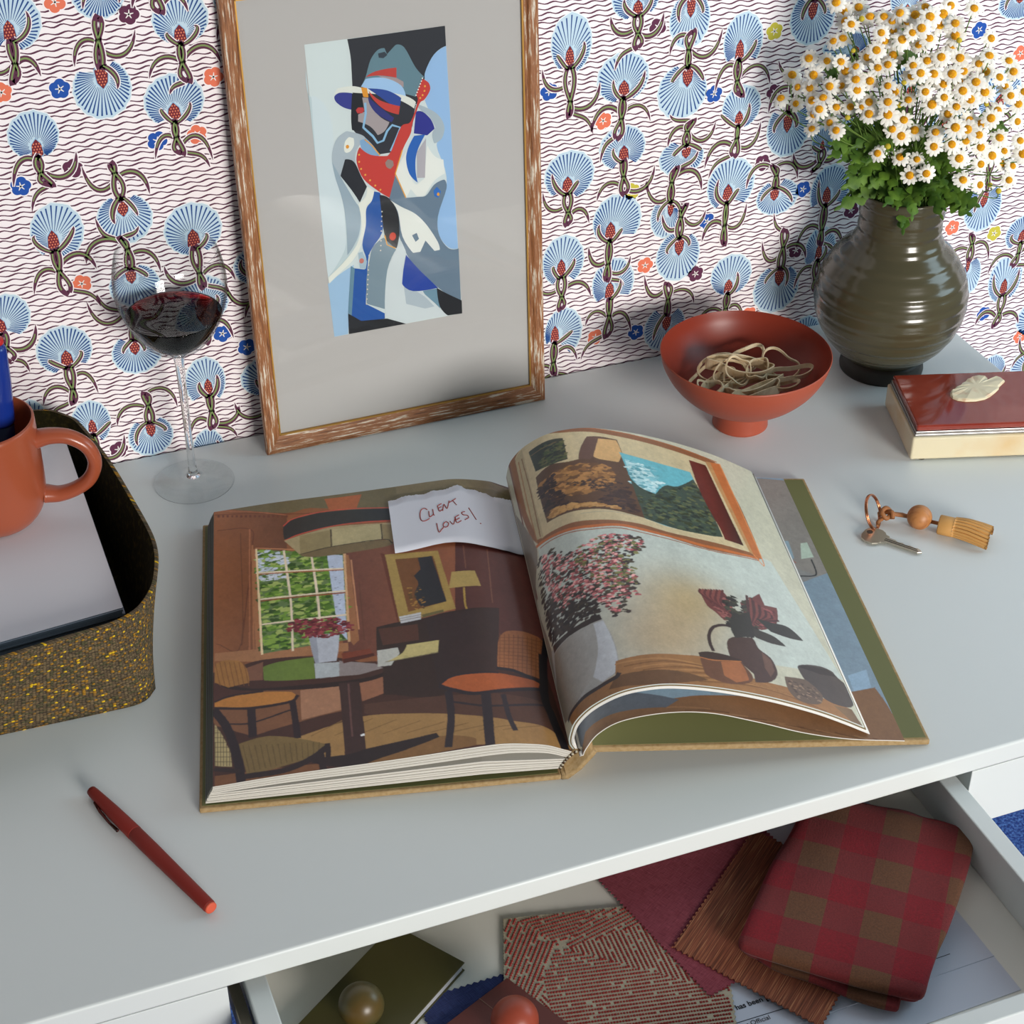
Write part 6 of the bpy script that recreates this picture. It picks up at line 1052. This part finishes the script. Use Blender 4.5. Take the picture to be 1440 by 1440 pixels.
for fi_, (fp, ang) in enumerate(fields):
    A_ = math.radians(ang); dr_ = np.array([math.cos(A_), -math.sin(A_)]); nr_ = np.array([math.sin(A_), math.cos(A_)])
    for i in range(-70, 71):
        run = rz_.uniform(0, 6)
        for j in range(-110, 111):
            loc_ = dr_ * j * STEP + nr_ * i * ROW + np.array([.06, .05])
            if not inside(loc_, fp): continue
            if any(inside(loc_, fields[g][0]) for g in range(fi_)): continue
            w_ = O0 + u * loc_[0] + vdir * loc_[1]
            if not inside(w_, poly_in): continue
            if rz_.random() < .05: continue
            x, y = w_[0] - zc[0], w_[1] - zc[1]; h = .00092 * rz_.uniform(.85, 1.15)
            yarn.add([(x - h, y - h * .9, .0009), (x + h, y - h * .9, .0009), (x + h, y + h * .9, .0009), (x - h, y + h * .9, .0009), (x - h * .5, y - h * .5, .0017), (x + h * .5, y - h * .5, .0017), (x + h * .5, y + h * .5, .0017), (x - h * .5, y + h * .5, .0017)],
                     [(4, 5, 6, 7), (0, 1, 5, 4), (1, 2, 6, 5), (2, 3, 7, 6), (3, 0, 4, 7)])
tag(yarn.build('raised_yarn', mat('brick_red_yarn', (150, 52, 46), .9), zo), kind='stuff')
# rose linen
rs_ = s2(ROSE); u = unit(rs_[1], rs_[0]); vv = unit(rs_[1], rs_[2]); Q = quad_pts(rs_[1], u, vv, .150, .135)
pts = pinked(Q[0], Q[3], .0036) + pinked(Q[3], Q[2], .0036) + pinked(Q[2], Q[1], .0036) + pinked(Q[1], Q[0], .0036)
fabric('fabric_swatch', pts, ZF + .0026, ZF + .0034, swmat('rose_linen', (120, 38, 52), (158, 72, 84), 'linen', .5), 'plain wine red linen swatch with pinked edges beside the zigzag swatch', 'fabric swatch')
# brown slub
bs = s2(BROWN); u = unit(bs[1], bs[0]); vv = unit(bs[1], bs[2]); Lb = .135; Q = [np.array(bs[1]), np.array(bs[1]) + u * Lb, np.array(bs[1]) + u * Lb + vv * .118, np.array(bs[1]) + vv * .118]
pts = pinked(Q[0], Q[3]) + pinked(Q[3], Q[2]) + pinked(Q[2], Q[1]) + pinked(Q[1], Q[0])
fabric('fabric_swatch', pts, ZF + .0036, ZF + .0046, swmat('brown_slub', (136, 72, 48), (160, 92, 60), 'slub', math.atan2(u[1], u[0])), 'rust brown striped slub swatch with pinked edges under the checked cloth', 'fabric swatch')
# leather sample card
cd = s2(CARD); u = unit(cd[0], cd[1]); vv = unit(cd[0], cd[2]); Q = quad_pts(cd[0], u, vv, .085, .085); cx, cy = np.mean(np.array(Q), axis=0)
lc_ = thing('leather_sample', 'smooth burgundy leather sample with a stitched seam in front of the zigzag swatch', 'leather sample', (cx, cy, ZF + .0026))
m_bl = mat('burgundy_leather', (104, 50, 44), .5, bump=(700, .2, .0003))
MB().prism([(p[0] - cx, p[1] - cy) for p in Q], 0, .0016).build('leather', m_bl, lc_, bevel=.0004)
q = MB(); a_ = Q[0] + u * .026 - np.array([cx, cy]); b_ = a_ + vv * .06
q.tube([(a_[0], a_[1], .0016), (b_[0], b_[1], .0016)], .00035, 6); q.build('seam', mat('pale_thread', (150, 110, 96), .8), lc_)
# notebook
nb = s2(NOTEB); u = unit(nb[0], nb[1]); vv = unit(nb[0], nb[3]); lu = float(np.hypot(*(np.array(nb[1]) - np.array(nb[0])))); nbo = thing('notebook', 'olive green notebook lying diagonally in the left of the drawer', 'notebook', (nb[0][0], nb[0][1], ZF), math.atan2(u[1], u[0]))
MB().box(-.016, lu, -.15, 0, .0078, .0090).build('cover', mat('olive_notebook_cover', (78, 72, 36), .42), nbo, bevel=.0005)
MB().box(-.016, lu, -.15, 0, .0004, .0014).build('cover', MATS['olive_notebook_cover'], nbo, bevel=.0005)
MB().box(-.016, lu - .0014, -.1485, -.0015, .0014, .0078).build('pages', mat('notebook_pages', (196, 194, 196), .8, bump=(3000, .6, .0005), stretch=(.02, .02, 1)), nbo)
# ball knobs
def knob(px, py, zc_, R_, zbase, m, label):
    t = thing('wooden_knob', label, 'knob', (px, py, zbase))
    h = zc_ - zbase
    pr_ = [(.0070, 0), (.0072, .0012), (.0055, .0030), (.0050, h - R_ * .86)] + [(R_ * math.cos(s), h + R_ * math.sin(s)) for s in np.linspace(-1.15, 1.54, 28)] + [(.0002, h + R_)]
    MB().lathe(pr_, 48).build('ball', m, t, True); return t
knob(S(KNOB[0][0]), S(KNOB[0][1]), ZF + .009 + .0165, S(KNOB[0][2]), ZF + .0090, mat('olive_brown_lacquer', (88, 68, 30), .34, var=(30, (74, 70, 40), .4, .6)), 'olive brown ball knob standing on the olive notebook')
knob(S(KNOB[1][0]), S(KNOB[1][1]), ZF + .0042 + .0165, S(KNOB[1][2]), ZF + .0042, mat('terracotta_lacquer', (150, 66, 46), .4), 'terracotta ball knob standing on the burgundy leather sample')
# folded gingham cloth
g0, g1, g2 = s2(GING); g0, g1, g2 = (np.array(x) for x in (g0, g1, g2)); Ug, Vg = (g1 - g0), (g2 - g0)
cl = s2(CLOTH); cc_ = np.mean(np.array(cl), axis=0)
cloth = thing('checked_cloth', 'folded red and brown checked cloth lying on top of the swatches in the drawer', 'cloth', (cc_[0], cc_[1], ZF + .0046))
m_g = mat('gingham_weave', (120, 20, 30), .9, sheen=.1); N, L, B = nodes(m_g); tc = [n for n in N if n.type == 'TEX_COORD'][0]
M2 = np.linalg.inv(np.c_[Ug, Vg]); off = g0 - cc_
sep = N.new('ShaderNodeSeparateXYZ'); L.new(tc.outputs['Object'], sep.inputs[0])
def affine(r_, c0):
    a_ = N.new('ShaderNodeMath'); a_.operation = 'MULTIPLY_ADD'; L.new(sep.outputs[0], a_.inputs[0]); a_.inputs[1].default_value = float(r_[0]); a_.inputs[2].default_value = float(c0)
    b_ = N.new('ShaderNodeMath'); b_.operation = 'MULTIPLY_ADD'; L.new(sep.outputs[1], b_.inputs[0]); b_.inputs[1].default_value = float(r_[1]); L.new(a_.outputs[0], b_.inputs[2])
    f_ = N.new('ShaderNodeMath'); f_.operation = 'FRACT'; L.new(b_.outputs[0], f_.inputs[0]); g_ = N.new('ShaderNodeMath'); g_.operation = 'LESS_THAN'; L.new(f_.outputs[0], g_.inputs[0]); g_.inputs[1].default_value = .5; return g_
A1 = affine(M2[0], -(M2[0] @ off) + .25); A2 = affine(M2[1], -(M2[1] @ off) + .25)
sm_ = N.new('ShaderNodeMath'); L.new(A1.outputs[0], sm_.inputs[0]); L.new(A2.outputs[0], sm_.inputs[1]); hf = N.new('ShaderNodeMath'); hf.operation = 'MULTIPLY'; hf.inputs[1].default_value = .5; L.new(sm_.outputs[0], hf.inputs[0])
cr = N.new('ShaderNodeValToRGB'); cr.color_ramp.interpolation = 'CONSTANT'; e = cr.color_ramp.elements; e[0].position = 0; e[0].color = (*lin((100, 62, 38)), 1); e[1].position = .25; e[1].color = (*lin((114, 32, 34)), 1); q = cr.color_ramp.elements.new(.75); q.color = (*lin((124, 4, 22)), 1)
L.new(hf.outputs[0], cr.inputs[0]); nz = N.new('ShaderNodeTexNoise'); nz.inputs['Scale'].default_value = 900; L.new(tc.outputs['Object'], nz.inputs['Vector'])
mx2 = N.new('ShaderNodeMix'); mx2.data_type = 'RGBA'; mx2.blend_type = 'OVERLAY'; mx2.inputs[0].default_value = .5; L.new(cr.outputs[0], mx2.inputs[6]); L.new(nz.outputs[0], mx2.inputs[7]); L.new(mx2.outputs[2], B.inputs['Base Color'])
bu = N.new('ShaderNodeBump'); bu.inputs['Strength'].default_value = .4; bu.inputs['Distance'].default_value = .0006; L.new(nz.outputs[0], bu.inputs['Height']); L.new(bu.outputs[0], B.inputs['Normal'])
def pillow(pts, z0, z1, name, rnd=.003, seed=0):
    """a flat folded layer with rounded edges and faint waves"""
    P = resample([tuple(p) for p in soft([tuple(q_) for q_ in pts], 40)], 160)
    for _ in range(5): P = (np.roll(P, 1, 0) + 2 * P + np.roll(P, -1, 0)) / 4
    c_ = P.mean(0)
    ar = sum(P[i][0] * P[(i + 1) % 160][1] - P[(i + 1) % 160][0] * P[i][1] for i in range(160))
    if ar < 0: P = P[::-1]
    v = []; f = []; rings = []
    h = z1 - z0
    for t in np.linspace(-1, 1, 7): rings.append((rnd * (1 - math.cos(math.asin(t))) if abs(t) < 1 else rnd, z0 + h * (t + 1) / 2, 0))
    for k in range(1, 9): rings.append((rnd, z1, k / 9))
    for d_, z_, sh_ in rings:
        Q_ = insetp(P, d_); Q_ = c_ + (Q_ - c_) * (1 - sh_)
        for i in range(160):
            wv_ = .0007 * math.sin(Q_[i][0] * 95 + seed) * math.sin(Q_[i][1] * 80 + 2 * seed) if z_ > z0 + h * .4 else 0
            v.append((Q_[i][0] - cc_[0], Q_[i][1] - cc_[1], z_ + wv_ - (ZF + .0046)))
    nr_ = len(rings)
    for r_ in range(nr_ - 1):
        for i in range(160): f.append((r_ * 160 + i, r_ * 160 + (i + 1) % 160, (r_ + 1) * 160 + (i + 1) % 160, (r_ + 1) * 160 + i))
    f += [tuple(range(160))[::-1], tuple(range((nr_ - 1) * 160, nr_ * 160))]
    return obj(name, v, f, m_g, cloth, True)
c2_ = s2(CLOTH2); 
low = [tuple(cc_ + (np.array(p) - cc_) * .955) for p in cl]
pillow(low, ZF + .0047, ZF + .0100, 'lower_fold', .002, 1)
pillow(c2_, ZF + .0048, ZF + .0098, 'front_fold', .002, 3)
pillow(cl, ZF + .0102, ZF + .0185, 'upper_fold', .0038, 2)
# printed words on the document
inv = Matrix.Rotation(-doc.rotation_euler[2], 4, 'Z')
def dl(k):
    p = inv @ Vector((S(TXT[0][k][0]) - doc.location[0], S(TXT[0][k][1]) - doc.location[1], 0)); return p
p0, p1, p2, p3, p4, p5, p6, p7 = [dl(k) for k in range(8)]
ra = math.atan2((p1 - p0).y, (p1 - p0).x)
text('has been [   ] a', .0058, (p0.x, p0.y, .0008), ra, doc, inkm, .00012)
text('Building Official', .0052, (p5.x - .0345 * math.cos(ra), p5.y - .0345 * math.sin(ra), .0008), ra, doc, inkm)
for (a_, b_) in ((p2, p3), (p6, p7)):
    q = MB(); d_ = (b_ - a_).normalized(); a2 = a_ - d_ * .03; q.tube([(a2.x, a2.y, .0008), (b_.x, b_.y, .0008)], .00025, 4); q.build('ruled_line', inkm, doc)
